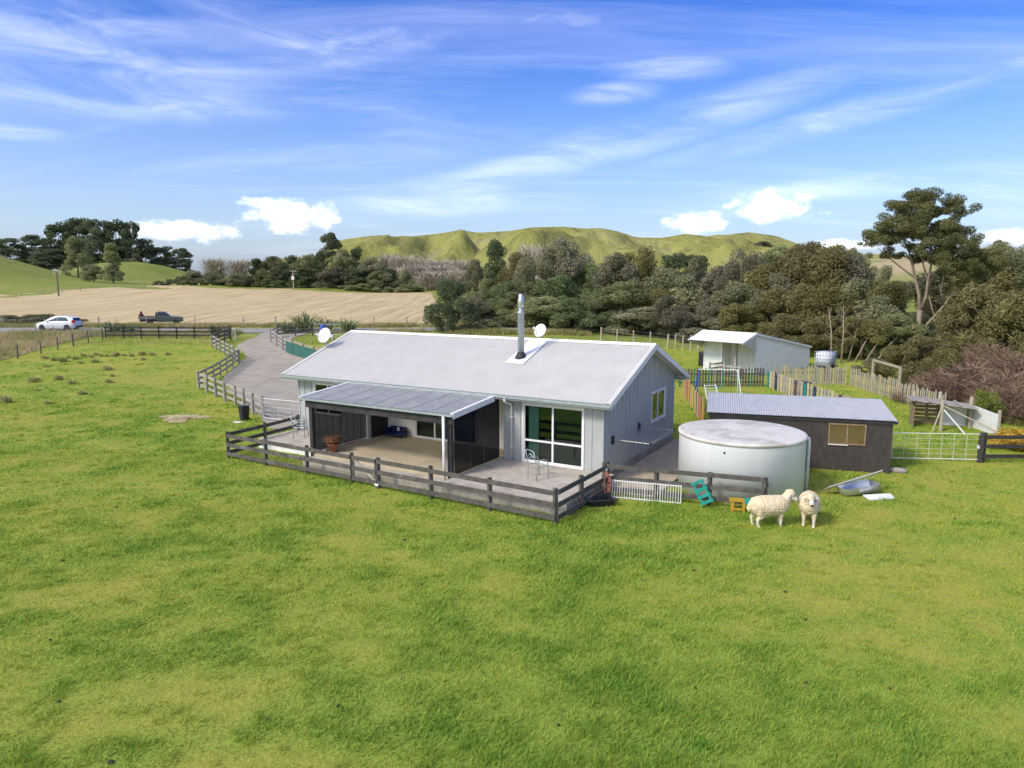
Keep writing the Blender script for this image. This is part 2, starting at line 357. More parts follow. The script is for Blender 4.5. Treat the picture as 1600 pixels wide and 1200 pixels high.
def ground_mat(name, near):
    m = bpy.data.materials.new(name); m.use_nodes = True; T = NT(m.node_tree); b = T.n['Principled BSDF']
    pos = T.new('ShaderNodeNewGeometry').outputs['Position']
    if near:
        a = T.new('ShaderNodeAttribute', attribute_name='tint').outputs['Fac']
        c = T.ramp(a, [(0, (.34, .32, .058)), (.45, (.225, .305, .045)), (1, (.115, .22, .030))])
        n = T.noise(pos, 6, 6, .7); c = T.mix(T.mapr(n, .35, .75, 0, .5), c, (.15, .16, .035))
        sp = T.noise(pos, 2.3, 3, .5); c = T.mix(T.mapr(sp, .70, .76, 0, .6), c, (.17, .12, .05))
    else:
        n = T.noise(pos, .035, 6, .6); c = T.ramp(n, [(.3, (.17, .22, .040)), (.5, (.24, .26, .055)), (.72, (.30, .28, .085))])
        n2 = T.noise(pos, .5, 6, .7); c = T.mix(T.mapr(n2, .35, .8, 0, .45), c, (.12, .13, .035))
        xyz = T.new('ShaderNodeSeparateXYZ', inp={0: pos}).outputs
        cl = T.math('MULTIPLY', T.math('MULTIPLY', T.mapr(xyz[0], 95, 125), T.mapr(xyz[1], 190, 230)), T.mapr(T.noise(pos, .03, 5, .6), .36, .52))
        c = T.mix(T.math('MULTIPLY', cl, .85), c, (.42, .32, .19))
        geo = T.new('ShaderNodeSeparateXYZ', inp={0: T.new('ShaderNodeNewGeometry').outputs['Normal']}).outputs[2]
        st = T.math('MULTIPLY', T.mapr(geo, .93, .80), T.mapr(T.noise(pos, .06, 5, .65), .42, .62))
        c = T.mix(T.math('MULTIPLY', st, .7), c, (.27, .215, .12))
    T.l.new(c, b.inputs['Base Color']); b.inputs['Roughness'].default_value = .95; b.inputs['Specular IOR Level'].default_value = .08
    bn = T.noise(pos, 14 if near else .9, 5, .65); bp = T.new('ShaderNodeBump', inp={'Strength': .6, 'Distance': .05 if near else .8, 'Height': bn}); T.l.new(bp.outputs[0], b.inputs['Normal'])
    M[name] = m
ground_mat('turf', True); ground_mat('pasture', False)
def hill_mat():
    m = bpy.data.materials.new('hill_grass'); m.use_nodes = True; T = NT(m.node_tree); b = T.n['Principled BSDF']
    pos = T.new('ShaderNodeNewGeometry').outputs['Position']; a = T.new('ShaderNodeAttribute', attribute_name='tint').outputs['Fac']
    n = T.noise(pos, .02, 7, .65); c = T.ramp(n, [(.3, (.21, .215, .055)), (.5, (.285, .275, .08)), (.7, (.37, .335, .125))])
    n2 = T.noise(T.new('ShaderNodeMapping', inp={'Vector': pos, 'Scale': (1, .5, .3)}).outputs[0], .09, 8, .72)
    c = T.mix(T.mapr(n2, .48, .64, 0, .8), c, (.15, .14, .055))
    c = T.mix(T.math('MULTIPLY', a, T.mapr(T.noise(pos, .12, 6, .7), .45, .6)), c, (.34, .29, .19))
    T.l.new(c, b.inputs['Base Color']); b.inputs['Roughness'].default_value = .95; b.inputs['Specular IOR Level'].default_value = .05
    bp = T.new('ShaderNodeBump', inp={'Strength': .7, 'Distance': 5.0, 'Height': T.noise(pos, .11, 7, .72)}); T.l.new(bp.outputs[0], b.inputs['Normal'])
    M['hill_grass'] = m
hill_mat()
def stubble_mat():
    m = bpy.data.materials.new('stubble'); m.use_nodes = True; T = NT(m.node_tree); b = T.n['Principled BSDF']
    pos = T.new('ShaderNodeNewGeometry').outputs['Position']
    mp = T.new('ShaderNodeMapping', inp={'Vector': pos, 'Rotation': (0, 0, R(38)), 'Scale': (1.5, .05, 1)}).outputs[0]
    n = T.noise(mp, 1.0, 5, .6); n2 = T.noise(pos, .06, 4, .6); n3 = T.noise(pos, 2.2, 4, .7)
    c = T.mix(T.mapr(n, .34, .66), (.34, .235, .095), (.55, .415, .20)); c = T.mix(T.mapr(n3, .4, .75, 0, .55), c, (.58, .47, .27))
    c = T.mix(T.mapr(n2, .52, .75, 0, .4), c, (.40, .34, .13))
    T.l.new(c, b.inputs['Base Color']); b.inputs['Roughness'].default_value = .95
    bp = T.new('ShaderNodeBump', inp={'Strength': .6, 'Distance': .2, 'Height': n}); T.l.new(bp.outputs[0], b.inputs['Normal'])
    M['stubble'] = m
stubble_mat()
pmat('gravel', (0.36, 0.315, 0.245), (0.29, 0.25, 0.195), .9, .95, bump=.4, bscale=9, coords='Object', dirt=((.22, .19, .145), .6))
pmat('asphalt', (0.29, 0.27, 0.235), (0.24, 0.225, 0.195), .5, .9, bump=.3, bscale=12)
pmat('dung_brown', (.035, .026, .016), (.05, .04, .025), 20, .9)
pmat('dirt', (.27, .20, .12), (.20, .145, .09), 1.5, .95, bump=.6, bscale=9)

def attr_mesh(name, V, Fc, tint=None, smooth=False):
    """V (n,3) numpy, Fc (m,k) numpy faces"""
    me = bpy.data.meshes.new(name); k = Fc.shape[1]
    me.vertices.add(len(V)); me.vertices.foreach_set('co', V.astype(np.float32).ravel())
    me.loops.add(Fc.size); me.loops.foreach_set('vertex_index', Fc.astype(np.int32).ravel())
    me.polygons.add(len(Fc)); me.polygons.foreach_set('loop_start', np.arange(0, Fc.size, k, dtype=np.int32))
    if tint is not None:
        at_ = me.attributes.new('tint', 'FLOAT', 'POINT'); at_.data.foreach_set('value', tint.astype(np.float32).ravel())
    me.update(calc_edges=True); me.validate()
    if smooth: me.shade_smooth()
    return me
def grid_faces(nx, ny):
    i, j = np.meshgrid(np.arange(nx-1), np.arange(ny-1)); a = (j*nx+i).ravel()
    return np.stack([a, a+1, a+nx+1, a+nx], 1)

# ------------------------------------------------------------------ the setting
def terrain():
    def axis(lo, hi, n_lo, n_hi, step, g=1.13):
        a = list(np.arange(n_lo, n_hi+.01, step)); s = step
        while a[-1] < hi: s *= g; a.append(a[-1]+s)
        s = step
        while a[0] > lo: s *= g; a.insert(0, a[0]-s)
        return np.array(a)
    xs = axis(-2500, 2500, -80, 60, 2.); ys = axis(-400, 4000, 42, 110, 2.)
    X, Y = np.meshgrid(xs, ys); Z = ground_z(X, Y)
    Z = Z-.06*((np.abs(X) < 46) & (Y > 2) & (Y < 50))
    me = attr_mesh('ground', np.stack([X.ravel(), Y.ravel(), Z.ravel()], 1), grid_faces(len(xs), len(ys)), smooth=True)
    tag(link('ground', me, None, 'pasture'), kind='structure')
    xs = np.arange(-44, 36.01, .3); ys = np.arange(4, 64.01, .3); X, Y = np.meshgrid(xs, ys)
    Z = ground_z(X, Y)+.012; lu = lush(X, Y)
    me = attr_mesh('lawn', np.stack([X.ravel(), Y.ravel(), Z.ravel()], 1), grid_faces(len(xs), len(ys)), lu.ravel(), True)
    tag(link('paddock', me, None, 'turf'), kind='structure')
terrain()
def strip(name, mat, left, right, n=60, m=14, off=.03):
    def res(poly, t):
        p = np.array(poly, float); d = np.r_[0, np.cumsum(np.hypot(*np.diff(p, axis=0).T))]; d /= d[-1]
        return np.stack([np.interp(t, d, p[:, 0]), np.interp(t, d, p[:, 1])], 1)
    t = np.linspace(0, 1, n); A = res(left, t); B = res(right, t); s = np.linspace(0, 1, m)
    P = A[:, None]*(1-s)[None, :, None]+B[:, None]*s[None, :, None]
    wob = (vnoise(P[..., 0]*.8, P[..., 1]*.8, 4)-.5)*.5*np.where((s == 0) | (s == 1), 1, 0)[None, :]
    X = P[..., 0]+wob; Y = P[..., 1]; Z = ground_z(X, Y)+off
    me = attr_mesh(name, np.stack([X.ravel(), Y.ravel(), Z.ravel()], 1), grid_faces(m, n), smooth=True)
    return tag(link(name, me, None, mat), kind='structure')
strip('stubble_field', 'stubble', [(-100, 90), (-128, 161), (-108, 216)], [(-7, 78.3), (-22, 192)], 70, 60, .06)
strip('road', 'asphalt', [(-110, 71.0), (-52, 71.6), (-24, 71.0), (6, 73.2), (60, 80)], [(-110, 75.6), (-52, 76.0), (-24, 74.6), (6, 76.8), (60, 84)], 90, 8, .05)
strip('driveway', 'gravel', [(-25.3, 71.6), (-25.2, 67.5), (-25.2, 63.6), (-22.2, 58.2), (-21.3, 53), (-20.2, 47.6), (-16.5, 41.5), (-13.1, 35.6), (-11.3, 32)],
      [(-20.4, 71.8), (-21, 68), (-20.8, 65), (-18.4, 61.2), (-14.8, 56.6), (-11, 51), (-7.6, 45.5), (-6.2, 40), (-8.6, 32)], 70, 16, .04)
def main_hill():
    prof = [(300, 432), (440, 425), (500, 400), (535, 377), (585, 370), (640, 372), (690, 367), (720, 362), (750, 366), (800, 363), (830, 358), (880, 357), (910, 360), (935, 359), (962, 364),
            (990, 373), (1030, 374), (1065, 368), (1095, 371), (1130, 381), (1170, 386), (1230, 398), (1300, 415), (1500, 432)]
    px = np.array([p[0] for p in prof]); py = np.array([p[1] for p in prof]); D = 540.
    xs = np.arange(-260, 420, 4.); ys = np.arange(330, 800, 5.); X, Y = np.meshgrid(xs, ys)
    crest = np.interp(800+X/D*F_PX, px, (442.6-py)/F_PX*D+CAM_Z)
    t = np.clip((Y-350)/(D-350), 0, 1); front = t**.85*(1.35-.35*t); back = np.clip(1-(Y-D)/260, 0, 1)
    fall = np.where(Y < D, np.minimum(front, 1), back)
    warp = fbm(X/70, Y/70, 31)*60
    gul = 1-np.abs(2*fbm((X+warp)/46, Y/120, 40, 4)-1)
    gul2 = 1-np.abs(2*fbm((X-warp)/17, Y/40, 47, 3)-1)
    mid = np.clip(np.minimum(t*2.2, (1-t)*6), 0, 1)*(Y < D)
    Z = 3+(crest-3)*fall-mid*((gul-.55)*26+(gul2-.6)*10)
    spur = 9*np.exp(-(((X-62)+(D-Y)*.55)/13)**2)*np.clip(np.minimum((Y-400)/50, (D-25-Y)/60), 0, 1)
    Z = Z+spur
    sl = np.clip((gul-.78)*4, 0, 1)*mid*.85
    me = attr_mesh('hill', np.stack([X.ravel(), Y.ravel(), Z.ravel()], 1), grid_faces(len(xs), len(ys)), sl.ravel(), True)
    tag(link('hill', me, None, 'hill_grass'), kind='structure')
    # farther rounded top to the right
    xs = np.arange(80, 480, 6.); ys = np.arange(560, 900, 8.); X, Y = np.meshgrid(xs, ys)
    c = np.interp(800+X/700*F_PX, [900, 1060, 1110, 1160, 1190, 1225, 1300, 1450, 1600], [420, 385, 369, 363, 369, 383, 395, 408, 425])
    c = (442.6-c)/F_PX*700+CAM_Z
    Z = 2+(c-2)*np.exp(-((Y-700)/95)**2)+(fbm(X/30, Y/50, 60)-.5)*7
    me = attr_mesh('hill_far', np.stack([X.ravel(), Y.ravel(), Z.ravel()], 1), grid_faces(len(xs), len(ys)), (X*0).ravel(), True)
    tag(link('far_hill', me, None, 'hill_grass'), kind='structure')
main_hill()

# ------------------------------------------------------------------ the house (local x = -u along the front, y = depth)
HO = (3.1888, 22.2888); HYAW = 1.0401; HR = HYAW-math.pi/2
RL, RW, ZE, ZR, ZF = 15.34, 8.80, 2.87, 4.50, .42       # roof length, width, eave, ridge, floor
GA, EB = .44, .55                                       # gable and eave overhang
SLOPE = math.atan2(ZR-ZE, RW/2)
def house_pt(u, v): c, s = math.cos(HR), math.sin(HR); return HO[0]-u*c-v*s, HO[1]-u*s+v*c
def cells_wall(mb, u0, u1, v, z0, z1, holes, th=.10, inward=1):
    """wall in the u direction at depth v with rectangular holes (u0,u1,z0,z1)"""
    us = sorted({u0, u1, *[h[0] for h in holes], *[h[1] for h in holes]}); zs = sorted({z0, z1, *[h[2] for h in holes], *[h[3] for h in holes]})
    for a, b in zip(us, us[1:]):
        for c, d in zip(zs, zs[1:]):
            if any(a >= h[0]-1e-6 and b <= h[1]+1e-6 and c >= h[2]-1e-6 and d <= h[3]+1e-6 for h in holes): continue
            mb.box((-b, v, c), (-a, v+th*inward, d))
    return mb
def framed_window(parent, name, box, axis, panes, fr=.06, glass='glass', mid=None, depth=.08):
    """box=(a0,a1,z0,z1,pos): frame, sashes and panes; axis 'u' (front) or 'v' (gable)"""
    a0, a1, z0, z1, pos = box
    def bx(mb, p, q, r, s, d0, d1):
        if axis == 'u': mb.box((-q, pos+d0, r), (-p, pos+d1, s))
        else: mb.box((-pos-d1, p, r), (-pos-d0, q, s))
    fm = MB(); bx(fm, a0-fr, a1+fr, z1, z1+fr, -.035, depth); bx(fm, a0-fr, a1+fr, z0-fr, z0, -.05, depth)
    bx(fm, a0-fr, a0, z0, z1, -.035, depth); bx(fm, a1, a1+fr, z0, z1, -.035, depth)
    w = fm.build(name, 'white_trim', parent)
    n = len(panes)
    edges = [a0]+[a0+(a1-a0)*sum(panes[:i+1]) for i in range(n)]
    zed = [z0, z1] if mid is None else [z0, mid, z1]
    for i in range(n):
        for j in range(len(zed)-1):
            p, q, r, s = edges[i], edges[i+1], zed[j], zed[j+1]
            t = .035; sm = MB()
            bx(sm, p, q, s-t, s, .0, .045); bx(sm, p, q, r, r+t, .0, .045); bx(sm, p, p+t, r+t, s-t, .0, .045); bx(sm, q-t, q, r+t, s-t, .0, .045)
            sm.build('sash', 'white_trim', w)
            g = MB(); bx(g, p+t, q-t, r+t, s-t, .018, .026); g.build('pane', glass, w)
    return w
def house():
    t = thing('farmhouse', 'long grey board and batten farmhouse with pale corrugated gable roof', 'house', (*HO, 0), HR)
    U0, U1, V0, V1 = GA, RL-GA, EB, RW-EB; REC = (4.38, 10.85, 1.72)
    SL = (1.22, 3.52, ZF+.05, 2.50); LW = (12.4, 13.9, 1.25, 2.50); DR = (6.35, 9.35, ZF+.04, 2.42)
    wt = ZE-.10
    f = MB(); cells_wall(f, U0, REC[0], V0, .30, wt, [SL]); wall = f.build('front_wall', 'wall_paint', t)
    f = MB(); cells_wall(f, REC[1], U1, V0, .30, wt, [LW]); f.build('front_wall', 'wall_paint', t)
    x = .14
    def battens(u0, u1, skip):
        k = u0+.02
        while k < u1:
            b = MB()
            if any(h[0]-.08 < k < h[1]+.06 for h in skip):
                for h in skip:
                    if h[0]-.08 < k < h[1]+.06:
                        b.box((-k-.045, V0-.022, h[3]+.07), (-k, V0, wt))
                        if h[2] > ZF+.2: b2 = MB(); b2.box((-k-.045, V0-.022, .30), (-k, V0, h[2]-.07)); b2.build('batten', 'wall_paint', wall)
            else: b.box((-k-.045, V0-.022, .30), (-k, V0, wt))
            b.build('batten', 'wall_paint', wall); k += .40
    battens(U0, REC[0]-.05, [SL]); battens(REC[1]+.05, U1, [LW])
    for u in (U0, U1):                                         # corner boards
        b = MB(); b.box((-u-.05 if u == U0 else -u-.012, V0-.03, .28), (-u+.012 if u == U0 else -u+.05, V0-.0005, wt)); b.build('corner_board', 'wall_paint', wall)
    rw = MB(); cells_wall(rw, REC[0], REC[1], REC[2], ZF-.1, wt, [DR]); rw.build('porch_wall', 'white_wall', t)
    sw = MB(); sw.box((-REC[1]-.1, V0+.1, ZF-.1), (-REC[1], REC[2], wt)); sw.build('porch_side_wall', 'shed_trim', t)
    sw = MB(); sw.box((-REC[0], V0+.1, ZF-.1), (-REC[0]+.1, REC[2], wt)); sw.build('porch_side_wall', 'wall_paint', t)
    # gable walls
    gw = (5.35, 6.95, 1.36, 2.46)
    for u, th, holes in ((U0, 1, [gw]), (U1, -1, [])):
        g = MB(); vs_ = sorted({V0+.1, V1-.1, RW/2, *[q for h in holes for q in h[:2]]})
        topz = lambda v: wt+min(v-0, RW-v)*math.tan(SLOPE)-.03 if True else 0
        zt = lambda v: ZE-.11+min(v, RW-v)*math.tan(SLOPE)
        for a, b in zip(vs_, vs_[1:]):
            spans = [(.30, None)]
            for h in holes:
                if a >= h[0]-1e-6 and b <= h[1]+1e-6: spans = [(.30, h[2]), (h[3], None)]
            for lo, hi in spans:
                poly = [(a, lo), (b, lo), (b, hi if hi else zt(b)), (a, hi if hi else zt(a))]
                g.prism(poly, 0, -u, -u-.1*th)
        gwall = g.build('gable_wall', 'wall_paint', t)
        k = V0+.05
        while k < V1:
            b = MB(); e = .022*th
            segs = [(.30, zt(k)-.01)]
            for h in holes:
                if h[0]-.1 < k < h[1]+.06: segs = [(.30, h[2]-.07), (h[3]+.07, zt(k)-.01)]
            for lo, hi in segs: b = MB(); b.box((min(-u, -u+e), k, lo), (max(-u, -u+e), k+.045, hi)); b.build('batten', 'wall_paint', gwall)
            k += .385
    bw = MB(); bw.box((-U1, V1-.1, .3), (-U0, V1, wt)); bw.build('rear_wall', 'wall_paint', t)
    framed_window(t, 'sliding_door', (*SL, V0), 'u', (.5, .5), .07, mid=1.22)
    framed_window(t, 'window', (*LW, V0), 'u', (.5, .5), .06)
    framed_window(t, 'window', (gw[0], gw[1], gw[2], gw[3], U0-.0), 'v', (.48, .52), .07)
    framed_window(t, 'glazed_door', (*DR, REC[2]), 'u', (.36, .32, .32), .06)
    # inside, seen through the glass
    b = MB(); b.box((-U1+.1, V0+.1, ZF-.12), (-U0-.1, V1-.1, ZF-.005)); b.build('floor', 'carpet', t)
    b = MB(); b.box((-REC[0], 4.6, ZF), (-U0-.1, 4.7, wt)); b.build('inner_wall', 'room', t)
    b = MB()
    for i in range(9): b.tube([(-3.42+i*.045, V0+.22+.02*(i % 2), ZF+.05), (-3.42+i*.045, V0+.22+.02*(i % 2), 2.48)], .03, 6)
    b.build('curtain', 'white_wall', t)
    # base boards
    for k in range(3):
        z = .01+k*.105
        b = MB(); b.box((-U0-.03, V0+.02, z), (-U0+.012-.008*k, V1, z+.09)); b.build('base_board', 'grey_timber', t)
        b = MB(); b.box((-U1-.01, V0+.02, z), (-U1+.03, V1, z+.09)); b.build('base_board', 'grey_timber', t)
    # roof
    sl = math.hypot(RW/2, ZR-ZE); r = MB()
    r.corr((-RL, 0, ZE), (1, 0, 0), (0, RW/2, ZR-ZE), RL, sl-.02, .1, .016, 8); rf = r.build('roof', 'roof_paint', t)
    r = MB(); r.corr((-RL, RW, ZE), (1, 0, 0), (0, -RW/2, ZR-ZE), RL, sl-.02, .1, .016, 8); r.build('rear_roof', 'roof_paint', t)
    for x0, x1, e in ((-RL-.02, -RL+.16, 0), (-.16, .02, 0)):       # barge flashing on top, barge board below
        for s_ in (0, 1):
            y0, y1 = (0, RW/2) if s_ == 0 else (RW, RW/2)
            b = MB(); b.beam(((x0+x1)/2, y0, ZE+.022), ((x0+x1)/2, y1, ZR+.022), abs(x1-x0), .014); b.build('barge_flashing', 'roof_paint', rf)
            xx = x0+.012 if x0 < -1 else x1-.012
            b = MB(); b.beam((xx, y0, ZE-.085), (xx, y1, ZR-.085), .024, .19); b.build('barge_board', 'white_trim', rf)
            lo, hi = (-RL+.02, -RL+GA-.002) if x0 < -1 else (-GA+.002, -.02)
            b = MB(); b.beam(((lo+hi)/2, y0+(.1 if s_ == 0 else -.1), ZE-.06), ((lo+hi)/2, y1, ZR-.09), hi-lo, .02); b.build('soffit', 'white_trim', rf)
    b = MB()
    for s_ in (-1, 1): b.beam((-RL, RW/2+s_*.10, ZR-.012), (0, RW/2+s_*.10, ZR-.012), .21, .012, up=(0, s_*math.sin(SLOPE), math.cos(SLOPE)))
    b.tube([(-RL, RW/2, ZR+.022), (0, RW/2, ZR+.022)], .025, 8); b.build('ridge_cap', 'white_trim', rf)
    # gutters, fascia, downpipe
    for y, s_ in ((0, 1), (RW, -1)):
        g = MB(); prof = [(-.07, -.01), (-.07, -.10), (-.05, -.125), (.045, -.125), (.05, -.01), (.04, -.01), (.038, -.115), (-.045, -.115), (-.06, -.095), (-.06, -.01)]
        g.prism([(y+s_*p, ZE+q) for p, q in prof], 0, -RL-.01, .01); g.build('gutter', 'galv', rf)
        b = MB(); b.box((-RL+.02, min(y+s_*.06, y+s_*.085), ZE-.19), (-.02, max(y+s_*.06, y+s_*.085), ZE-.015)); b.build('fascia', 'white_trim', rf)
        b = MB(); b.box((-RL+.03, min(y+s_*.09, y+s_*(EB+.0)), ZE-.19), (-.03, max(y+s_*.09, y+s_*EB), ZE-.175)); b.build('eave_soffit', 'white_trim', rf)
    d = MB(); d.tube([(-4.0, -.01, ZE-.11), (-4.0, -.01, ZE-.22), (-4.0, .12, ZE-.30), (-4.0, .38, ZE-.36), (-4.0, V0-.075, ZE-.46), (-4.0, V0-.075, ZF+.02)], .042, 10); d.smooth = True
    dp = d.build('downpipe', 'white_trim', t)
    for z in (.9, 2.0): b = MB(); b.box((-4.06, V0-.12, z), (-3.94, V0-.02, z+.03)); b.build('pipe_clip', 'white_trim', dp)
    # flue, boot and tray flashing running to the ridge
    fu, fv = 4.92, 2.78; zt = ZE+fv*math.tan(SLOPE)
    zr = lambda v: ZE+v*math.tan(SLOPE)
    b = MB(); q = [(-fu-.42, fv-.55), (-fu+.42, fv-.55), (-fu+.42, RW/2-.08), (-fu-.42, RW/2-.08)]
    b.add([(x, y, zr(y)+.022) for x, y in q]+[(x, y, zr(y)+.034) for x, y in q], [(0, 3, 2, 1), (4, 5, 6, 7), (0, 1, 5, 4), (1, 2, 6, 5), (2, 3, 7, 6), (3, 0, 4, 7)]); b.build('tray_flashing', 'white_trim', rf)
    b = MB(); b.lathe([(.24, -.10), (.24, -.02), (.20, .05), (.155, .13), (.15, .17)], 20, (-fu, fv, zt+.03)); b.smooth = True; b.build('flue_boot', 'black_rubber', rf)
    b = MB(); b.lathe([(.125, 0), (.125, 1.72), (.14, 1.725), (.15, 1.74), (.15, 1.78), (.12, 1.80), (.095, 1.81), (.095, 1.98)], 24, (-fu, fv, zt)); b.smooth = True; fl = b.build('flue', 'galv', rf)
    b = MB(); b.lathe([(.10, 1.96), (.125, 1.98), (.128, 2.22), (.11, 2.30), (.085, 2.46), (.07, 2.47)], 20, (-fu, fv, zt)); b.smooth = True; b.build('cowl', 'bright_metal', fl)
    # fold-out clothes line on the gable wall
    c = thing('clothes_line', 'fold-out wire clothes line on the gable wall of the farmhouse', 'clothes line', (*house_pt(U0-.02, 1.3), 0), HR)
    z = 1.42; x1 = 1.35; y0, y1 = .0, 2.6
    b = MB(); b.tube([(0.02, y0, z), (x1, y0+.05, z-.02)], .018, 6); b.tube([(0.02, y1, z), (x1, y1-.05, z-.02)], .018, 6); b.tube([(x1, y0+.02, z-.02), (x1, y1-.02, z-.02)], .022, 6); b.build('frame', 'wire', c)
    for i in range(8):
        xx = .16+i*.155; b = MB(); b.tube([(xx, y0, z-.006), (xx, y1, z-.006)], .011, 5); b.build('line', 'wire', c)
    for y in (y0, y1):
        b = MB(); b.box((-.03, y-.07, z-.16), (.05, y+.07, z+.12)); b.build('bracket', 'black_plastic', c)
        b = MB(); b.box((x1-.05, y+(.02 if y == y0 else -.06), z-.05), (x1+.05, y+(.06 if y == y0 else -.02), z+.01)); b.build('end_cap', 'black_plastic', c)
    return t
house()
def dish(label, loc, tilt_az, tilt_el, r, mast):
    t = thing('satellite_dish', label, 'satellite dish', loc)
    b = MB(); b.tube([(0, 0, 0), (0, 0, mast*.55), (.0, 0, mast)], .025, 8); b.tube([(0, 0, mast*.5), (.3, -.12, .0)], .014, 6); b.tube([(0, 0, mast*.5), (-.3, .12, -.05)], .014, 6); b.build('mast', 'galv', t)
    m = Matrix.Rotation(tilt_az, 4, 'Z')@Matrix.Rotation(math.pi/2-tilt_el, 4, 'X')
    b = MB(); n = 28; pr = [(0.001, 0), (r*.4, .02), (r*.75, .07), (r, .13), (r*1.01, .145), (r*.74, .085), (r*.4, .035), (.001, .015)]
    b.lathe(pr, n); b.v = [tuple(m@Vector((x, y*1.1, z))+Vector((0, 0, mast))) for x, y, z in b.v]; b.smooth = True; b.build('reflector', 'white_trim', t)
    b = MB(); P = [m@Vector(p)+Vector((0, 0, mast)) for p in ((0, -r*1.0, .12), (0, -r*.45, .62))]; b.tube(P, .014, 6); b.build('arm', 'galv', t)
    b = MB(); Q = m@Vector((0, -r*.40, .66))+Vector((0, 0, mast)); b.box(tuple(Q-Vector((.04, .04, .05))), tuple(Q+Vector((.04, .04, .05)))); b.build('receiver', 'white_trim', t)
zr_ = lambda v: ZE+min(v, RW-v)*math.tan(SLOPE)
dish('large oval satellite dish on the far left end of the farmhouse roof', (*house_pt(15.15, 2.55), zr_(2.55)), R(-22), R(24), .33, .55)
dish('small satellite dish poking up behind the ridge beside the flue', (*house_pt(5.3, 5.2), zr_(5.2)), R(-32), R(26), .27, .55)

def lean_to():
    t = thing('lean_to_verandah', 'flat roofed verandah with dark mesh side screens on the front of the farmhouse', 'verandah', (*HO, 0), HR)
    ua, ub, vf, vb = 4.42, 11.35, -2.62, -.08; zf, zb = 2.56, 2.78; th = math.atan2(zb-zf, vb-vf)
    n = 8; w = (ub-ua-.12)/n
    for i in range(n):                                            # roof sheets, each ribbed, laps between
        b = MB(); b.corr((-ub+.06+i*w, vf, zf+.003*(i % 2)), (1, 0, 0), (0, vb-vf, zb-zf), w-.018, math.hypot(vb-vf, zb-zf), .11, .011, 6); b.build('roof_sheet', 'poly_roof', t)
        if i:
            b = MB(); b.beam((-ub+.05+i*w, vf, zf+.02), (-ub+.05+i*w, vb, zb+.02), .03, .012); b.build('lap_strip', 'galv', t)
    for u in (ua, ub):
        b = MB(); b.beam((-u, vf-.03, zf+.02), (-u, vb, zb+.02), .12, .03); b.build('barge_flashing', 'white_trim', t)
        b = MB(); b.beam((-u+(.05 if u == ua else -.05), vf-.03, zf-.075), (-u+(.05 if u == ua else -.05), vb, zb-.075), .02, .16); b.build('barge_board', 'white_trim', t)
    b = MB(); b.prism([(vf-.11, zf+.0), (vf-.11, zf-.07), (vf-.02, zf-.07), (vf-.02, zf-.005), (vf-.03, zf-.005), (vf-.03, zf-.06), (vf-.10, zf-.06), (vf-.10, zf+.0)], 0, -ub-.03, -ua+.05); b.build('gutter', 'galv', t)
    b = MB(); b.box((-ub+.2, vf+.04, zf-.36), (-ua-.02, vf+.09, zf-.05)); b.build('front_beam', 'charcoal', t)
    for i in range(6):
        u = ua+.5+i*1.2; b = MB(); b.beam((-u, vf+.1, zf-.09), (-u, vb+.1, zb-.09), .045, .12); b.build('rafter', 'dark_timber', t)
    for u in (10.98, 4.62):
        b = MB(); b.box((-u-.075, vf+.10, 0), (-u+.075, vf+.25, zf-.04)); b.build('post', 'charcoal', t)
    b = MB(); b.tube([(-4.72, vf-.07, zf-.07), (-4.72, vf-.07, .02)], .05, 10); b.smooth = True; b.build('downpipe', 'white_trim', t)
    # screens: several drops of dark mesh with a slight wave
    def screen(u, v0, v1, zt0, zt1, z0, drops):
        for k in range(drops):
            a = v0+(v1-v0)*k/drops; c = v0+(v1-v0)*(k+1)/drops-.02; b = MB(); N = 10; b0 = len(b.v)
            for i in range(N+1):
                s = i/N; v = a+(c-a)*s; zt = zt0+(zt1-zt0)*(v-v0)/(v1-v0); dx = .018*math.sin(s*9+k*2)
                for j in range(5): q = j/4; b.v.append((-u+dx*(1-.5*q), v, z0+(zt-z0)*q))
            for i in range(N):
                for j in range(4): p = i*5+j; b.f.append((p, p+1, p+6, p+5))
            b.smooth = True; b.build('mesh_screen', 'screen_mesh', t)
            e = MB(); e.box((-u-.012, c, z0), (-u+.012, c+.02, zt0+(zt1-zt0)*(c-v0)/(v1-v0))); e.build('screen_edge', 'black_plastic', t)
        b = MB(); b.beam((-u, v0, z0+.01), (-u, v1, z0+.01), .035, .03); b.build('bottom_bar', 'white_trim' if u > 8 else 'black_plastic', t)
    screen(4.55, vf+.27, EB-.04, zf-.12, zb-.10, ZF+.03, 3); screen(10.98, vf+.27, EB-.04, zf-.12, zb-.10, ZF+.03, 2)
lean_to()
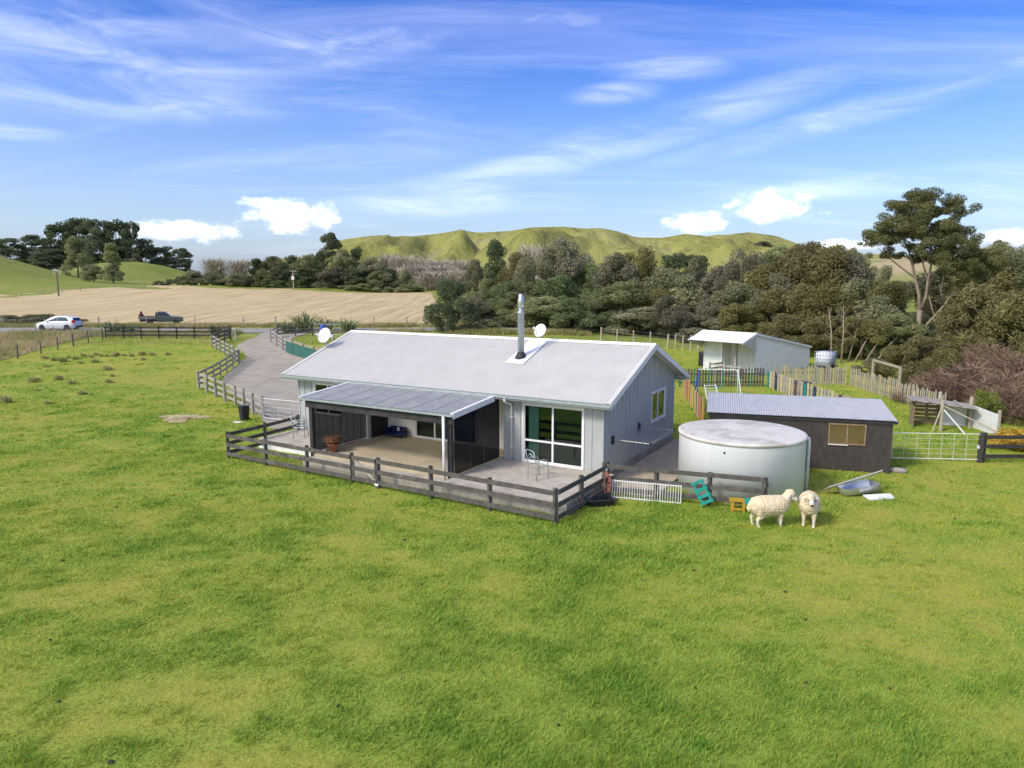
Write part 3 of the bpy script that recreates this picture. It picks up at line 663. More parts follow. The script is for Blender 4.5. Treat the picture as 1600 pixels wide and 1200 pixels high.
def decks():
    t = thing('patio_slab', 'tan concrete patio slab under the verandah roof', 'patio', (*HO, 0), HR)
    b = MB(); b.box((-10.93, -2.5, .02), (-4.52, 1.715, ZF)); b.build('slab', 'concrete', t)
    def deck(label, u0, u1, v0, v1, z, faces, mat='deck_timber', facem='grey_timber', along='u', w=.14):
        d = thing('timber_deck', label, 'deck', (*HO, 0), HR)
        v = v0
        while v < v1-.02:
            e = min(v+w-.008, v1); j = random.uniform(-.003, .003); b = MB(); b.box((-u1, v, z-.035), (-u0, e, z+j)); b.build('deck_board', mat, d); v += w
        hh = z-.045; n = max(1, round(hh/.16))
        for k in range(n):
            za, zb = .01+hh*k/n, .01+hh*(k+1)/n-.012
            for fc in faces:
                b = MB()
                if fc == 'front': b.box((-u1, v0+.004+.004*(k % 2), za), (-u0, v0+.03, zb))
                if fc == 'right': b.box((-u0-.03, v0+.032, za), (-u0-.004-.004*(k % 2), v1-.01, zb))
                if fc == 'left': b.box((-u1+.004, v0+.032, za), (-u1+.03, v1-.01, zb))
                b.build('fascia_board', facem, d)
        return d
    deck('grey weathered timber deck in front of the big sliding door', .02, 4.50, -3.12, EB-.03, ZF, ('front', 'right'))
    deck('weathered timber deck at the left end of the farmhouse', 11.06, 14.9, -1.75, EB-.03, ZF, ('front', 'left'), facem='white_trim')
    deck('low timber step deck along the open front of the patio', 4.53, 10.9, -3.08, -2.51, .33, ('front',), facem='deck_timber')
    t = thing('concrete_path', 'stained concrete path along the gable end of the farmhouse', 'path', (*HO, 0), HR); 
    b = MB(); b.box((-.40, -.1, -.05), (1.55, RW-.4, .05)); b.build('slab', 'concrete_grey', t)
    b = MB(); b.box((1.56, .4, -.05), (1.63, RW-.5, .10)); b.build('edge_board', 'pale_timber', t)
decks()

# ------------------------------------------------------------------ fences
def fence(name, label, pts, posts, rails, mat, rail=(.035, .14), post=(.11, .11), ph=1.15, cat='fence', side=1, jit=.02, railmat=None, roundpost=False, group=None):
    """pts polyline of (x,y); posts = number of bays per segment; rails = heights; every post and rail its own part"""
    x0, y0 = pts[0]; t = thing(name, label, cat, (x0, y0, gz(x0, y0)), 0, group)
    z00 = gz(x0, y0); P = []
    for k, ((ax, ay), (bx, by)) in enumerate(zip(pts, pts[1:])):
        n = posts[k]
        for i in range(n+(1 if k == len(pts)-2 else 0)): s = i/n; P.append((ax+(bx-ax)*s, ay+(by-ay)*s))
    for i, (x, y) in enumerate(P):
        z = gz(x, y)-z00; h = ph+random.uniform(-jit, jit)*2; b = MB(); tx, ty = random.uniform(-jit, jit), random.uniform(-jit, jit)
        if roundpost: b.tube([(x-x0, y-y0, z-.1), (x-x0+tx, y-y0+ty, z+h)], [post[0]*.55, post[0]*.48], 8)
        else: b.beam((x-x0, y-y0, z-.1), (x-x0+tx, y-y0+ty, z+h), post[0], post[1], up=(1, .6, 0))
        b.build('post', mat, t)
    for i in range(len(P)-1):
        (ax, ay), (bx, by) = P[i], P[i+1]; d = Vector((bx-ax, by-ay, 0)).normalized(); nrm = Vector((d.y, -d.x, 0))*side*(post[1]/2+rail[0]/2+.002)
        za, zb = gz(ax, ay)-z00, gz(bx, by)-z00
        for h in rails:
            a = Vector((ax-x0, ay-y0, za+h+random.uniform(-jit, jit)*.5))+nrm; e = Vector((bx-x0, by-y0, zb+h+random.uniform(-jit, jit)*.5))+nrm
            b = MB(); b.beam(a, e, rail[0], rail[1]); b.build('rail', railmat or mat, t)
    return t
A = house_pt(14.45, -3.55); B = house_pt(7.89, -3.66); C = house_pt(6.69, -3.68); D_ = house_pt(.02, -3.84); E_ = house_pt(-.08, -.60); L0 = house_pt(14.75, .30)
fence('deck_fence', 'dark post and rail fence round the left half of the deck', [L0, A, B], [2, 3], (.22, .58, .94), 'dark_timber', ph=1.06, side=1)
fence('deck_fence', 'dark post and rail fence from the little gate to the corner of the right deck', [C, D_, E_], [3, 2], (.22, .58, .94), 'dark_timber', ph=1.06, side=1)
def small_gate():
    x0, y0 = B; d = Vector((C[0]-B[0], C[1]-B[1], 0)); L = d.length; t = thing('timber_gate', 'small timber gate with one diagonal brace in the deck fence', 'gate', (x0, y0, 0), math.atan2(d.y, d.x))
    for z in (.22, .58, .94): b = MB(); b.beam((.06, -.06, z), (L-.06, -.06, z), .035, .13); b.build('rail', 'dark_timber', t)
    b = MB(); b.beam((.12, -.03, .90), (L-.12, -.03, .26), .03, .11); b.build('brace', 'grey_timber', t)
    for x in (.10, L-.10): b = MB(); b.box((x-.04, -.04, .12), (x+.04, -.01, 1.0)); b.build('stile', 'dark_timber', t)
    b = MB(); b.box((L-.1, -.10, .12), (L+.06, -.09, .20)); b.build('latch', 'white_trim', t)
small_gate()
G3 = (7.52, 20.12)
fence('yard_fence', 'dark rail fence from the deck corner to the front of the water tank', [(3.05, 21.72), G3], [3], (.26, .62, .98), 'dark_timber', ph=1.08, side=1)

# ------------------------------------------------------------------ water tank, sheds
def tank():
    cx, cy, r, h = 7.60, 22.62, 2.0, 1.93
    t = thing('water_tank', 'big round white water tank with stained flat lid beside the farmhouse', 'water tank', (cx, cy, 0))
    b = MB(); b.lathe([(r, -.05), (r, h-.06), (r+.004, h-.05)], 96); b.smooth = False; w = b.build('wall', 'tank_white', t)
    for p in w.data.polygons: p.use_smooth = len(p.vertices) == 4
    m = bpy.data.materials.new('tank_lid'); m.use_nodes = True; T = NT(m.node_tree); bs = T.n['Principled BSDF']; v = T.new('ShaderNodeTexCoord').outputs['Object']
    c = T.mix(T.mapr(T.noise(v, .9, 6, .65, .6), .40, .66), (.60, .56, .505), (.40, .36, .31)); c = T.mix(T.mapr(T.noise(v, 2.6, 6, .7), .52, .72, 0, .55), c, (.70, .69, .67))
    c = T.mix(T.mapr(T.noise(T.new('ShaderNodeMapping', inp={'Vector': v, 'Location': (3.1, 1.2, 0)}).outputs[0], .8, 3, .5), .60, .70, 0, .55), c, (.56, .36, .26))
    T.l.new(c, bs.inputs['Base Color']); bs.inputs['Roughness'].default_value = .8; M['tank_lid'] = m
    b = MB(); b.lathe([(r+.03, h-.10), (r+.04, h-.05), (r+.03, h), (r-.05, h+.012), (r*.5, h+.03), (.01, h+.04)], 96); l = b.build('lid', 'tank_lid', t)
    for p in l.data.polygons: p.use_smooth = len(p.vertices) == 4
    a = R(-12); px, py = (r+.06)*math.cos(a), (r+.06)*math.sin(a)
    b = MB(); b.tube([(px*.96, py*.96, h-.16), (px*1.02, py*1.02, h-.15), (px*1.03, py*1.03, h-.24), (px*1.03, py*1.03, .05)], .05, 10); b.smooth = True; b.build('overflow_pipe', 'white_trim', t)
    b = MB(); b.tube([(px*.99, py*.99-.13, h-.2), (px*.99, py*.99-.13, .05)], .025, 8); b.build('pipe', 'galv', t)
    a = R(-122); b = MB(); b.tube([((r-.01)*math.cos(a), (r-.01)*math.sin(a), 1.62), ((r+.03)*math.cos(a), (r+.03)*math.sin(a), 1.60)], .03, 8); b.build('outlet', 'black_plastic', t)
    a = R(-86); b = MB(); b.tube([((r-.02)*math.cos(a), (r-.02)*math.sin(a), .75), ((r+.10)*math.cos(a), (r+.10)*math.sin(a), .75), ((r+.14)*math.cos(a), (r+.14)*math.sin(a), .66)], .045, 8); b.build('tap', 'black_plastic', t)
tank()
def dark_shed():
    FL, FR = Vector((7.47, 25.93, 0)), Vector((13.48, 24.18, 0)); d = (FR-FL); L = d.length; rz = math.atan2(d.y, d.x); dep = 2.6; hf, hb = 1.93, 2.27
    t = thing('garden_shed', 'dark brown shed with pale corrugated roof behind the water tank', 'shed', FL, rz)
    win = (4.22, 5.36, 1.05, 1.72)
    def wall(nm, polys):
        b = MB()
        for p, q in polys: b.box(p, q)
        return b.build(nm, 'shed_brown', t)
    x0, x1, z0, z1 = win
    wall('front_wall', [((0, 0, -.05), (x0, .08, hf)), ((x1, 0, -.05), (L, .08, hf)), ((x0, 0, -.05), (x1, .08, z0)), ((x0, 0, z1), (x1, .08, hf))])
    for x in (0, L-.08):
        b = MB(); b.prism([(.08, -.05), (dep, -.05), (dep, hb), (.08, hf)], 0, x, x+.08); b.build('side_wall', 'shed_brown', t)
    wall('back_wall', [((.08, dep-.08, -.05), (L-.08, dep, hb-.02))])
    b = MB(); s_ = math.hypot(dep+.2, hb-hf); b.corr((-.10, -.12, hf+.04), (1, 0, 0), (0, dep+.2, hb-hf), L+.2, s_, .085, .014, 8); b.build('roof', 'galv_roof', t)
    b = MB(); b.box((-.06, -.05, hf-.10), (L+.06, -.004, hf+.02)); b.build('fascia', 'shed_trim', t)
    b = MB(); b.box((-.0, -.022, hf-.16), (L, -.002, hf-.105)); b.build('trim_strip', 'shed_trim', t)
    for x in (L+.005, -.045):
        b = MB(); b.beam((x+.02, -.05, hf-.03), (x+.02, dep+.08, hb-.03), .035, .10); b.build('barge_board', 'shed_trim', t)
    f = MB(); f.box((x0-.05, -.03, z0-.05), (x1+.05, .05, z0)); f.box((x0-.05, -.03, z1), (x1+.05, .05, z1+.05)); f.box((x0-.05, -.03, z0), (x0, .05, z1)); f.box((x1, -.03, z0), (x1+.05, .05, z1)); f.box(((x0+x1)/2-.03, -.025, z0), ((x0+x1)/2+.03, .05, z1))
    w = f.build('window', 'pallet_timber', t)
    for a, c in ((x0, (x0+x1)/2-.03), ((x0+x1)/2+.03, x1)): b = MB(); b.box((a+.005, .0, z0+.005), (c-.005, .012, z1-.005)); b.build('pane', 'olive_blind', w)
    b = MB(); b.box((x0-.05, -.06, z0-.075), (x0+.62, -.01, z0-.05)); b.build('sill', 'white_trim', w)
    b = MB(); b.tube([(L+.10, -.02, hf-.06), (L+.14, .10, hf-.07)], .05, 8); b.build('gutter_end', 'blue_plastic', t)
dark_shed()
def white_shed():
    # near right corner, back right corner, canopy to the left
    A_ = Vector((17.45, 49.9, 0)); B_ = Vector((23.4, 54.6, 0)); d = (B_-A_); L = d.length; rz = math.atan2(d.y, d.x)
    t = thing('farm_shed', 'white corrugated farm shed with a front canopy at the edge of the bush', 'shed', A_, rz)
    # local: x runs back along the long right wall, y to the left (across the front)
    Wd = 4.4; z_r, z_b = 3.20, 1.85
    def vcorr(nm, o, ex, L_, h0, h1, mat='white_steel'):
        b = MB(); ex = Vector(ex).normalized(); n = ex.cross(Vector((0, 0, 1))); N = int(L_/.19*8)
        for i in range(N+1):
            tt = i/N*L_; z = h0+(h1-h0)*tt/L_; p = Vector(o)+ex*tt+n*(.03*math.cos(2*math.pi*tt/.19)); b.v += [(p.x, p.y, -.05), (p.x, p.y, z)]
        for i in range(N): b.f.append((2*i, 2*i+2, 2*i+3, 2*i+1))
        b.smooth = True; return b.build(nm, mat, t)
    vcorr('side_wall', (0, 0, 0), (1, 0, 0), L, z_r-.06, z_b-.05); vcorr('far_wall', (0, Wd, 0), (1, 0, 0), L, z_r-.06, z_b-.05)
    vcorr('back_wall', (L, 0, 0), (0, 1, 0), Wd, z_b-.05, z_b-.05); vcorr('bay_wall', (.9, 0.02, 0), (0, 1, 0), Wd*.60, z_r-.2, z_r-.2)
    b = MB(); b.box((.02, Wd*.62, -.05), (.12, Wd*.66, 2.75)); b.box((.02, Wd-.12, -.05), (.12, Wd, 2.75)); b.box((.02, Wd*.66, 2.25), (.12, Wd-.12, 2.75)); b.build('door_surround', 'white_steel', t)
    b = MB(); 
    for k in range(18): b.box((.05+.012*(k % 2), Wd*.66, .0+k*.125), (.08+.012*(k % 2), Wd-.12, .118+k*.125))
    b.build('roller_door', 'white_steel', t)
    b = MB(); b.box((.3, Wd*.60, 0), (.36, Wd*.62, 2.7)); b.box((.12, Wd*.60, 0), (.9, Wd*.61, 2.7)); b.build('partition', 'white_steel', t)
    b = MB(); sl = math.hypot(L+.1, z_r-z_b); b.corr((0-.02, -.12, z_r+.02), (0, 1, 0), (L+.1, 0, z_b-z_r), Wd+.24, sl, .125, .014, 6); b.build('roof', 'white_steel', t)
    b = MB(); b.corr((-1.75, -.12, z_r-.62), (0, 1, 0), (1.75, 0, .64), Wd+.24, math.hypot(1.75, .64), .125, .014, 6); b.build('canopy', 'white_steel', t)
    for y in (-.14, Wd+.14):
        b = MB(); b.beam((-.02, y, z_r-.04), (L+.08, y, z_b-.04), .03, .16); b.build('barge', 'white_trim', t)
        b = MB(); b.beam((-1.75, y, z_r-.66), (0, y, z_r-.03), .03, .14); b.build('canopy_barge', 'white_trim', t)
        b = MB(); b.prism([(-1.72, z_r-.70), (0, z_r-.10), (0, z_r-1.3)], 1, y+(.02 if y < 0 else -.06), y+(.06 if y < 0 else -.02)); b.build('canopy_gusset', 'galv_roof', t)
    b = MB(); b.box((-.06, -.12, z_r-.0), (.06, Wd+.12, z_r+.045)); b.build('ridge_cap', 'white_trim', t)
    for y in (1.35,): b = MB(); b.box((-.35, y-.09, 0), (-.17, y+.09, z_r-.2)); b.build('post', 'grey_timber', t)
    # timber pen rails under the canopy
    for k, (xa, ya, xb, yb) in enumerate(((-1.5, .05, -1.5, 2.7), (-1.5, 2.7, .0, 2.7))):
        for z in (.25, .55, .85): b = MB(); b.beam((xa, ya, z), (xb, yb, z), .04, .12); b.build('pen_rail', 'grey_timber', t)
    for x, y in ((-1.5, .05), (-1.5, 1.4), (-1.5, 2.7)): b = MB(); b.box((x-.06, y-.06, 0), (x+.06, y+.06, 1.0)); b.build('pen_post', 'grey_timber', t)
    # dark tank stand post pieces at the left
    w = thing('gas_bottle_cage', 'dark slatted bin standing against the left front of the white farm shed', 'bin', (15.2, 54.6, gz(15.2, 54.6)), rz)
    b = MB(); b.box((-.35, -.35, 0), (.35, .35, 1.1)); b.build('body', 'black_plastic', w); b = MB(); b.box((-.38, -.38, 1.1), (.38, .38, 1.16)); b.build('lid', 'dark_timber', w)
white_shed()
def ibc():
    t = thing('liquid_container', 'white caged liquid container on a timber stand beside the white farm shed', 'tank', (22.0, 48.6, 0), R(38))
    for x in (-.5, .5):
        for y in (-.42, .42): b = MB(); b.box((x-.09, y-.09, -.05), (x+.09, y+.09, .92)); b.build('stand_leg', 'dark_timber', t)
    b = MB(); b.box((-.66, -.56, .92), (.66, .56, 1.05)); b.build('pallet', 'black_plastic', t)
    b = MB(); b.box((-.57, -.47, 1.06), (.57, .47, 2.02)); me = b.mesh('bladder'); bm = bmesh.new(); bm.from_mesh(me); bmesh.ops.bevel(bm, geom=bm.edges[:], offset=.07, segments=3, affect='EDGES'); bm.to_mesh(me); bm.free(); me.shade_smooth(); link('bladder', me, t, 'ibc_white')
    for z in (1.10, 1.33, 1.56, 1.79, 2.03):
        b = MB(); b.tube([(-.6, -.5, z), (.6, -.5, z), (.6, .5, z), (-.6, .5, z), (-.6, -.5, z)], .012, 5); b.build('cage_ring', 'galv', t)
    for k in range(6):
        for s_ in (-1, 1):
            x = -.6+k*.24; b = MB(); b.tube([(x, s_*.5, 1.06), (x, s_*.5, 2.03)], .011, 5); b.build('cage_bar', 'galv', t)
    for k in range(1, 5):
        for s_ in (-1, 1): y = -.5+k*.2; b = MB(); b.tube([(s_*.6, y, 1.06), (s_*.6, y, 2.03)], .011, 5); b.build('cage_bar', 'galv', t)
    b = MB(); b.tube([(0, -.47, 1.16), (0, -.62, 1.14), (0, -.66, 1.06)], .05, 8); b.build('valve', 'black_plastic', t)
ibc()

# ------------------------------------------------------------------ yard fences and gates
def farm_gate(label, p, q, bars=5, h=1.1, wires=6, mat='white_steel', z0=.12):
    d = Vector((q[0]-p[0], q[1]-p[1], 0)); L = d.length; t = thing('farm_gate', label, 'gate', (p[0], p[1], gz(*p)), math.atan2(d.y, d.x)); dz = gz(*q)-gz(*p)
    b = MB(); b.tube([(0, 0, z0), (L, 0, z0+dz), (L, 0, h+dz), (0, 0, h), (0, 0, z0)], .017, 8); b.build('frame', mat, t)
    for k in range(1, bars): z = z0+(h-z0)*k/bars; b = MB(); b.tube([(0, 0, z), (L, 0, z+dz)], .0045, 5); b.build('bar', mat, t)
    for k in range(1, wires+1): x = L*k/(wires+1); b = MB(); b.tube([(x, .012, z0+dz*x/L), (x, .012, h+dz*x/L)], .0065, 5); b.build('upright', mat, t)
    b = MB(); b.box((L-.05, -.04, h*.5), (L+.02, .04, h*.5+.12)); b.build('latch', mat, t)
    return t
farm_gate('long galvanised mesh gate between the brown shed and the black fence', (14.55, 26.05), (17.70, 25.80))
fence('black_fence', 'black stained post and rail fence at the right edge', [(17.80, 25.78), (20.2, 25.72), (24.5, 25.5)], [1, 2], (.28, .66, 1.02), 'shed_trim', ph=1.12, post=(.2, .2))
farm_gate('galvanised driveway gate beside the left end of the farmhouse', (-12.45, 34.3), (-9.75, 33.0), 5, 1.1, 2)
DF = [(-12.57, 34.48), (-15.4, 38.2), (-20.2, 44.4)]
fence('driveway_fence', 'weathered post and rail fence along the near side of the driveway', DF, [3, 4], (.30, .66, 1.02), 'grey_timber', ph=1.18, post=(.15, .15), rail=(.035, .15), side=1, jit=.03, roundpost=True)
fence('driveway_fence', 'short slanting rail fence from the paddock corner to the driveway bend', [(-20.25, 44.5), (-21.9, 55.4)], [6], (.30, .66, 1.02), 'grey_timber', ph=1.15, side=-1)
fence('driveway_fence', 'rail fence running back from the driveway bend toward the road', [(-21.9, 55.6), (-27.0, 62.6)], [6], (.30, .66, 1.02), 'grey_timber', ph=1.15, side=1)
fence('driveway_fence', 'dark rail fence beside the driveway entrance', [(-27.1, 62.8), (-26.9, 66.6)], [3], (.30, .66, 1.02), 'dark_timber', ph=1.2, side=-1)
fence('road_fence', 'dark three rail fence along the road side of the paddock', [(-27.2, 67.2), (-39.4, 67.6)], [7], (.32, .68, 1.04), 'charcoal', ph=1.2, side=1)
fence('right_drive_fence', 'curving weathered rail fence on the far side of the driveway', [(-22.9, 67.6), (-22.6, 65.2), (-20.2, 61.2), (-17.4, 57.9), (-13.6, 53.8)], [1, 2, 2, 3], (.35, .70, 1.05), 'grey_timber', ph=1.2, side=-1)
fence('pen_fence', 'short dark rail fence at the driveway mouth by the flax', [(-22.9, 68.2), (-19.8, 69.2)], [2], (.35, .70, 1.05), 'dark_timber', ph=1.2)
farm_gate('pale gate standing open at the driveway entrance', (-26.7, 66.7), (-25.9, 65.3), 4, 1.15, 1)
farm_gate('low pipe gate in the small pen behind the farmhouse roof', (-19.6, 69.2), (-16.9, 68.9), 4, 1.15, 3, 'galv')
t = thing('shade_cloth', 'green shade cloth tied along the curved driveway fence', 'cloth', (-19.4, 60.1, gz(-19.4, 60.1)))
for i in range(5):
    a = Vector((-19.4, 60.1, 0)).lerp(Vector((-14.6, 54.7, 0)), i/5); e = Vector((-19.4, 60.1, 0)).lerp(Vector((-14.6, 54.7, 0)), (i+1)/5-.01); za, ze = gz(a.x, a.y), gz(e.x, e.y); o = Vector((-.12, -.14, 0))-Vector(t.location)
    b = MB(); b.beam(a+o+Vector((0, 0, za+.55)), e+o+Vector((0, 0, ze+.55)), .012, .95); b.build('panel', 'shade_cloth', t)
def wire_fence(label, pts, n, h=1.15, wires=5, mat='dark_timber', r=.055, cat='fence', name='wire_fence'):
    x0, y0 = pts[0]; z00 = gz(x0, y0); t = thing(name, label, cat, (x0, y0, z00)); P = []
    for k, (a, b) in enumerate(zip(pts, pts[1:])):
        for i in range(n[k]+(k == len(n)-1)): s = i/n[k]; P.append((a[0]+(b[0]-a[0])*s, a[1]+(b[1]-a[1])*s))
    Q = [Vector((x-x0, y-y0, gz(x, y)-z00)) for x, y in P]
    for i, p in enumerate(Q):
        b = MB(); k = 1.35 if i % 4 == 0 else 1; b.tube([p-Vector((0, 0, .1)), p+Vector((random.uniform(-.04, .04), random.uniform(-.03, .03), h*random.uniform(.96, 1.05)))], [r*k, r*k*.9], 7); b.build('post', mat, t)
    for w in range(wires):
        b = MB(); b.tube([p+Vector((0, 0, .2+(h-.3)*w/(wires-1))) for p in Q], .006, 4); b.build('wire', 'wire', t)
    return t
wire_fence('post and wire fence down the left edge of the paddock', [(-41.6, 55.5), (-40.5, 59.7), (-39.3, 66.8)], [2, 4], mat='dark_timber')
wire_fence('thin wire fence between the left paddock corner and the roadside', [(-39.6, 68.2), (-47, 68.8), (-58, 69.0)], [4, 5], h=1.05, mat='grey_timber', r=.04)
wire_fence('pale post and wire fence in front of the bush behind the farmhouse', [(8.5, 66.5), (14.2, 63.4), (18.6, 61.6)], [4, 7], h=1.35, mat='pale_timber', r=.07)
wire_fence('wire fence along the far side of the road below the stubble', [(-68, 78.5), (-30, 78), (-8, 77.4), (6, 78.4)], [7, 6, 4], h=1.1, mat='grey_timber', r=.06)
wire_fence('distant fence line at the foot of the green slope', [(-117, 160), (-112, 190), (-104, 216)], [5, 5], h=1.3, mat='grey_timber', r=.09, wires=3)

# coloured picket garden fence
def pickets(label, p, q, n, mats, h=1.15, w=.20, gap=.02, name='picket_fence', hj=.05, rail='dark_timber', pointed=False, lean=.0):
    d = Vector((q[0]-p[0], q[1]-p[1], 0)); L = d.length; t = thing(name, label, 'fence', (p[0], p[1], gz(*p)), math.atan2(d.y, d.x)); dz = gz(*q)-gz(*p)
    for z in (.3, .85): b = MB(); b.beam((0, .05, z), (L, .05, z+dz), .04, .09); b.build('rail', rail, t)
    s = L/n
    for i in range(n):
        x = (i+.5)*s; hh = h+random.uniform(-hj, hj); ww = min(w, s-gap)/2*random.uniform(.85, 1.); z = dz*x/L; l = random.uniform(-lean, lean); b = MB()
        if pointed: b.prism([(x-ww, z-.05), (x+ww, z-.05), (x+ww+l, z+hh-.07), (x+l, z+hh), (x-ww+l, z+hh-.07)], 1, -.015, .012)
        else: b.prism([(x-ww, z-.05), (x+ww, z-.05), (x+ww+l, z+hh), (x-ww+l, z+hh-.015)], 1, -.015, .012)
        b.build('picket', mats[i % len(mats)], t)
    return t
pickets('picket fence with boards painted many colours beside the brown shed', (10.75, 43.4), (9.05, 32.3), 26, ['p_yellow', 'p_yellow', 'p_purple', 'p_cream', 'p_pink', 'p_pink', 'p_orange', 'dark_timber', 'p_yellow', 'p_orange', 'p_slate', 'p_cream', 'p_orange', 'p_yellow', 'p_yellow', 'p_teal'], 1.2, .38)
pickets('dark green paling fence across the back of the play garden', (10.9, 45.2), (16.6, 45.4), 30, ['p_green', 'dark_timber', 'dark_timber', 'dark_timber', 'dark_timber'], 1.25, .12, .06, pointed=True)
pickets('coloured pickets with a dark top rail behind the brown shed roof', (16.7, 45.2), (17.0, 34.5), 26, ['p_teal', 'p_cream', 'pale_timber', 'p_navy', 'pale_timber', 'p_cream', 'grey_timber', 'pale_timber', 'p_cream', 'pale_timber', 'p_purple', 'grey_timber', 'pale_timber'], 1.1, .30)
ST = ['pale_timber', 'pale_timber', 'grey_timber', 'pale_timber', 'p_cream']
pickets('rough split paling fence round the vegetable garden by the white shed', (17.3, 45.8), (22.4, 46.2), 30, ST, 1.25, .12, .04, hj=.14, lean=.05)
pickets('long pale stick fence running down the right side of the garden', (22.5, 46.0), (21.9, 34.6), 52, ST, 1.2, .11, .05, hj=.12, lean=.05)

# ------------------------------------------------------------------ trees
def leaves(clumps, leaf, per, rng, up=.12, shell=.55, aspect=2.2, droop=0.):
    """kite shaped leaf sprays spread through ellipsoid clumps -> V, F, tint"""
    Vs = []; Ts = []
    for (cx, cy, cz, rx, ry, rz) in clumps:
        n = max(6, int(per*(rx*ry*rz)**(2/3)/max(1e-6, CL_REF**2)))
        d = rng.normal(size=(n, 3)); d /= np.linalg.norm(d, axis=1)[:, None]
        rad = shell+(1-shell)*rng.random(n)**.6; rad = np.where(rng.random(n) < .25, rng.random(n)**.5, rad)
        p = np.array([cx, cy, cz])+d*rad[:, None]*np.array([rx, ry, rz])
        nr = d*.8+rng.normal(size=(n, 3))*.7+np.array([0, 0, up]); nr /= np.linalg.norm(nr, axis=1)[:, None]
        a = rng.normal(size=(n, 3))+d*.5-np.array([0, 0, droop]); a -= nr*(a*nr).sum(1)[:, None]; a /= np.linalg.norm(a, axis=1)[:, None]+1e-9; b = np.cross(nr, a)
        s = leaf*rng.uniform(.55, 1.4, n)[:, None]; w = s/aspect
        Vs.append(np.stack([p-a*s*.5, p-b*w*.5+a*s*.08, p+a*s*.5, p+b*w*.5+a*s*.08], 1).reshape(-1, 3))
        tc = rng.random()*.45+.1
        Ts.append(np.repeat(np.clip(tc+.25*d[:, 2]*0+rng.normal(size=n)*.17+.1, 0, 1), 4))
    V = np.concatenate(Vs); T = np.concatenate(Ts); Fc = np.arange(len(V)).reshape(-1, 4); return V, Fc, T
CL_REF = 1.0
def crown_clumps(kind, rng):
    """unit-ish tree: height 1, radius about .5"""
    C = []
    if kind == 'bush':
        for i in range(46):
            z = rng.uniform(.16, .94); rmax = .43*math.sin(math.pi*min(1, (z*.88+.16)))**.6; a = rng.uniform(0, 6.28); r = rmax*rng.random()**.5
            s = rng.uniform(.07, .14); C.append((r*math.cos(a), r*math.sin(a), z, s*1.0, s*1.0, s*1.1))
    elif kind == 'pine':
        for i in range(70):
            z = rng.uniform(.08, .97); rmax = .46*(1.12-z)**.45*(1 if z > .3 else .85); a = rng.uniform(0, 6.28); r = rmax*rng.random()**.45
            s = rng.uniform(.07, .13); C.append((r*math.cos(a), r*math.sin(a), z, s*1.3, s*1.3, s*.6))
    elif kind == 'cone':
        for i in range(56):
            z = rng.uniform(.06, .97)**.9; rmax = .36*(1.03-z)**.75+.03; a = rng.uniform(0, 6.28); r = rmax*rng.uniform(.3, 1)
            s = rng.uniform(.06, .11); C.append((r*math.cos(a), r*math.sin(a), z, s*1.2, s*1.2, s*.8))
    elif kind == 'scrub':
        for i in range(34):
            a = rng.uniform(0, 6.28); r = .46*rng.random()**.5; z = rng.uniform(.12, .85)*(1-.55*(r/.46)**2)+.03
            s = rng.uniform(.09, .16); C.append((r*math.cos(a), r*math.sin(a), z, s*1.0, s*1.0, s*1.05))
    return C
def branch_tree(mb, rng, top, n, r0, spread, base_split=.25):
    pts = [(0, 0, -.03), (rng.uniform(-.02, .02), rng.uniform(-.02, .02), top*.35), (rng.uniform(-.04, .04), rng.uniform(-.04, .04), top*.7), (rng.uniform(-.05, .05), rng.uniform(-.05, .05), top)]
    mb.tube(pts, [r0, r0*.8, r0*.5, r0*.12], 6)
    for i in range(n):
        z = top*rng.uniform(base_split, .8); a = rng.uniform(0, 6.28); L = spread*rng.uniform(.6, 1); e = z+L*rng.uniform(.3, .9)
        mb.tube([(0, 0, z), (L*.5*math.cos(a), L*.5*math.sin(a), z+(e-z)*.45), (L*math.cos(a), L*math.sin(a), e)], [r0*.45, r0*.3, r0*.08], 5)
def twigs(rng, n, mode):
    """bare crown: thin tapering twigs, unit height"""
    Vs = []; Ts = []
    for i in range(n):
        if mode == 'poplar':
            a = rng.uniform(0, 6.28); r = rng.uniform(0, .16)*rng.uniform(.3, 1); z0 = rng.uniform(.05, .75); p = np.array([r*math.cos(a), r*math.sin(a), z0])
            d = np.array([math.cos(a)*.30+rng.normal()*.1, math.sin(a)*.30+rng.normal()*.1, 1.]); L = rng.uniform(.10, .28); w = .0045
        else:
            a = rng.uniform(0, 6.28); r = .46*rng.random()**.5; z0 = rng.uniform(.02, .75)*(1-.6*(r/.46)**2); p = np.array([r*math.cos(a), r*math.sin(a), z0])
            d = np.array([math.cos(a)*.7+rng.normal()*.5, math.sin(a)*.7+rng.normal()*.5, .6+rng.normal()*.4]); L = rng.uniform(.08, .22); w = .0045
        d /= np.linalg.norm(d); s_ = np.cross(d, rng.normal(size=3)); s_ /= np.linalg.norm(s_)+1e-9
        m = p+d*L*.5+rng.normal(size=3)*L*.06
        Vs += [p-s_*w, p+s_*w, m+s_*w*.6, m-s_*w*.6, m-s_*w*.6, m+s_*w*.6, p+d*L+s_*w*.15, p+d*L-s_*w*.15]; t_ = rng.uniform(0, 1); Ts += [t_]*8
    V = np.array(Vs); return V, np.arange(len(V)).reshape(-1, 4), np.array(Ts)
PROTO = {}
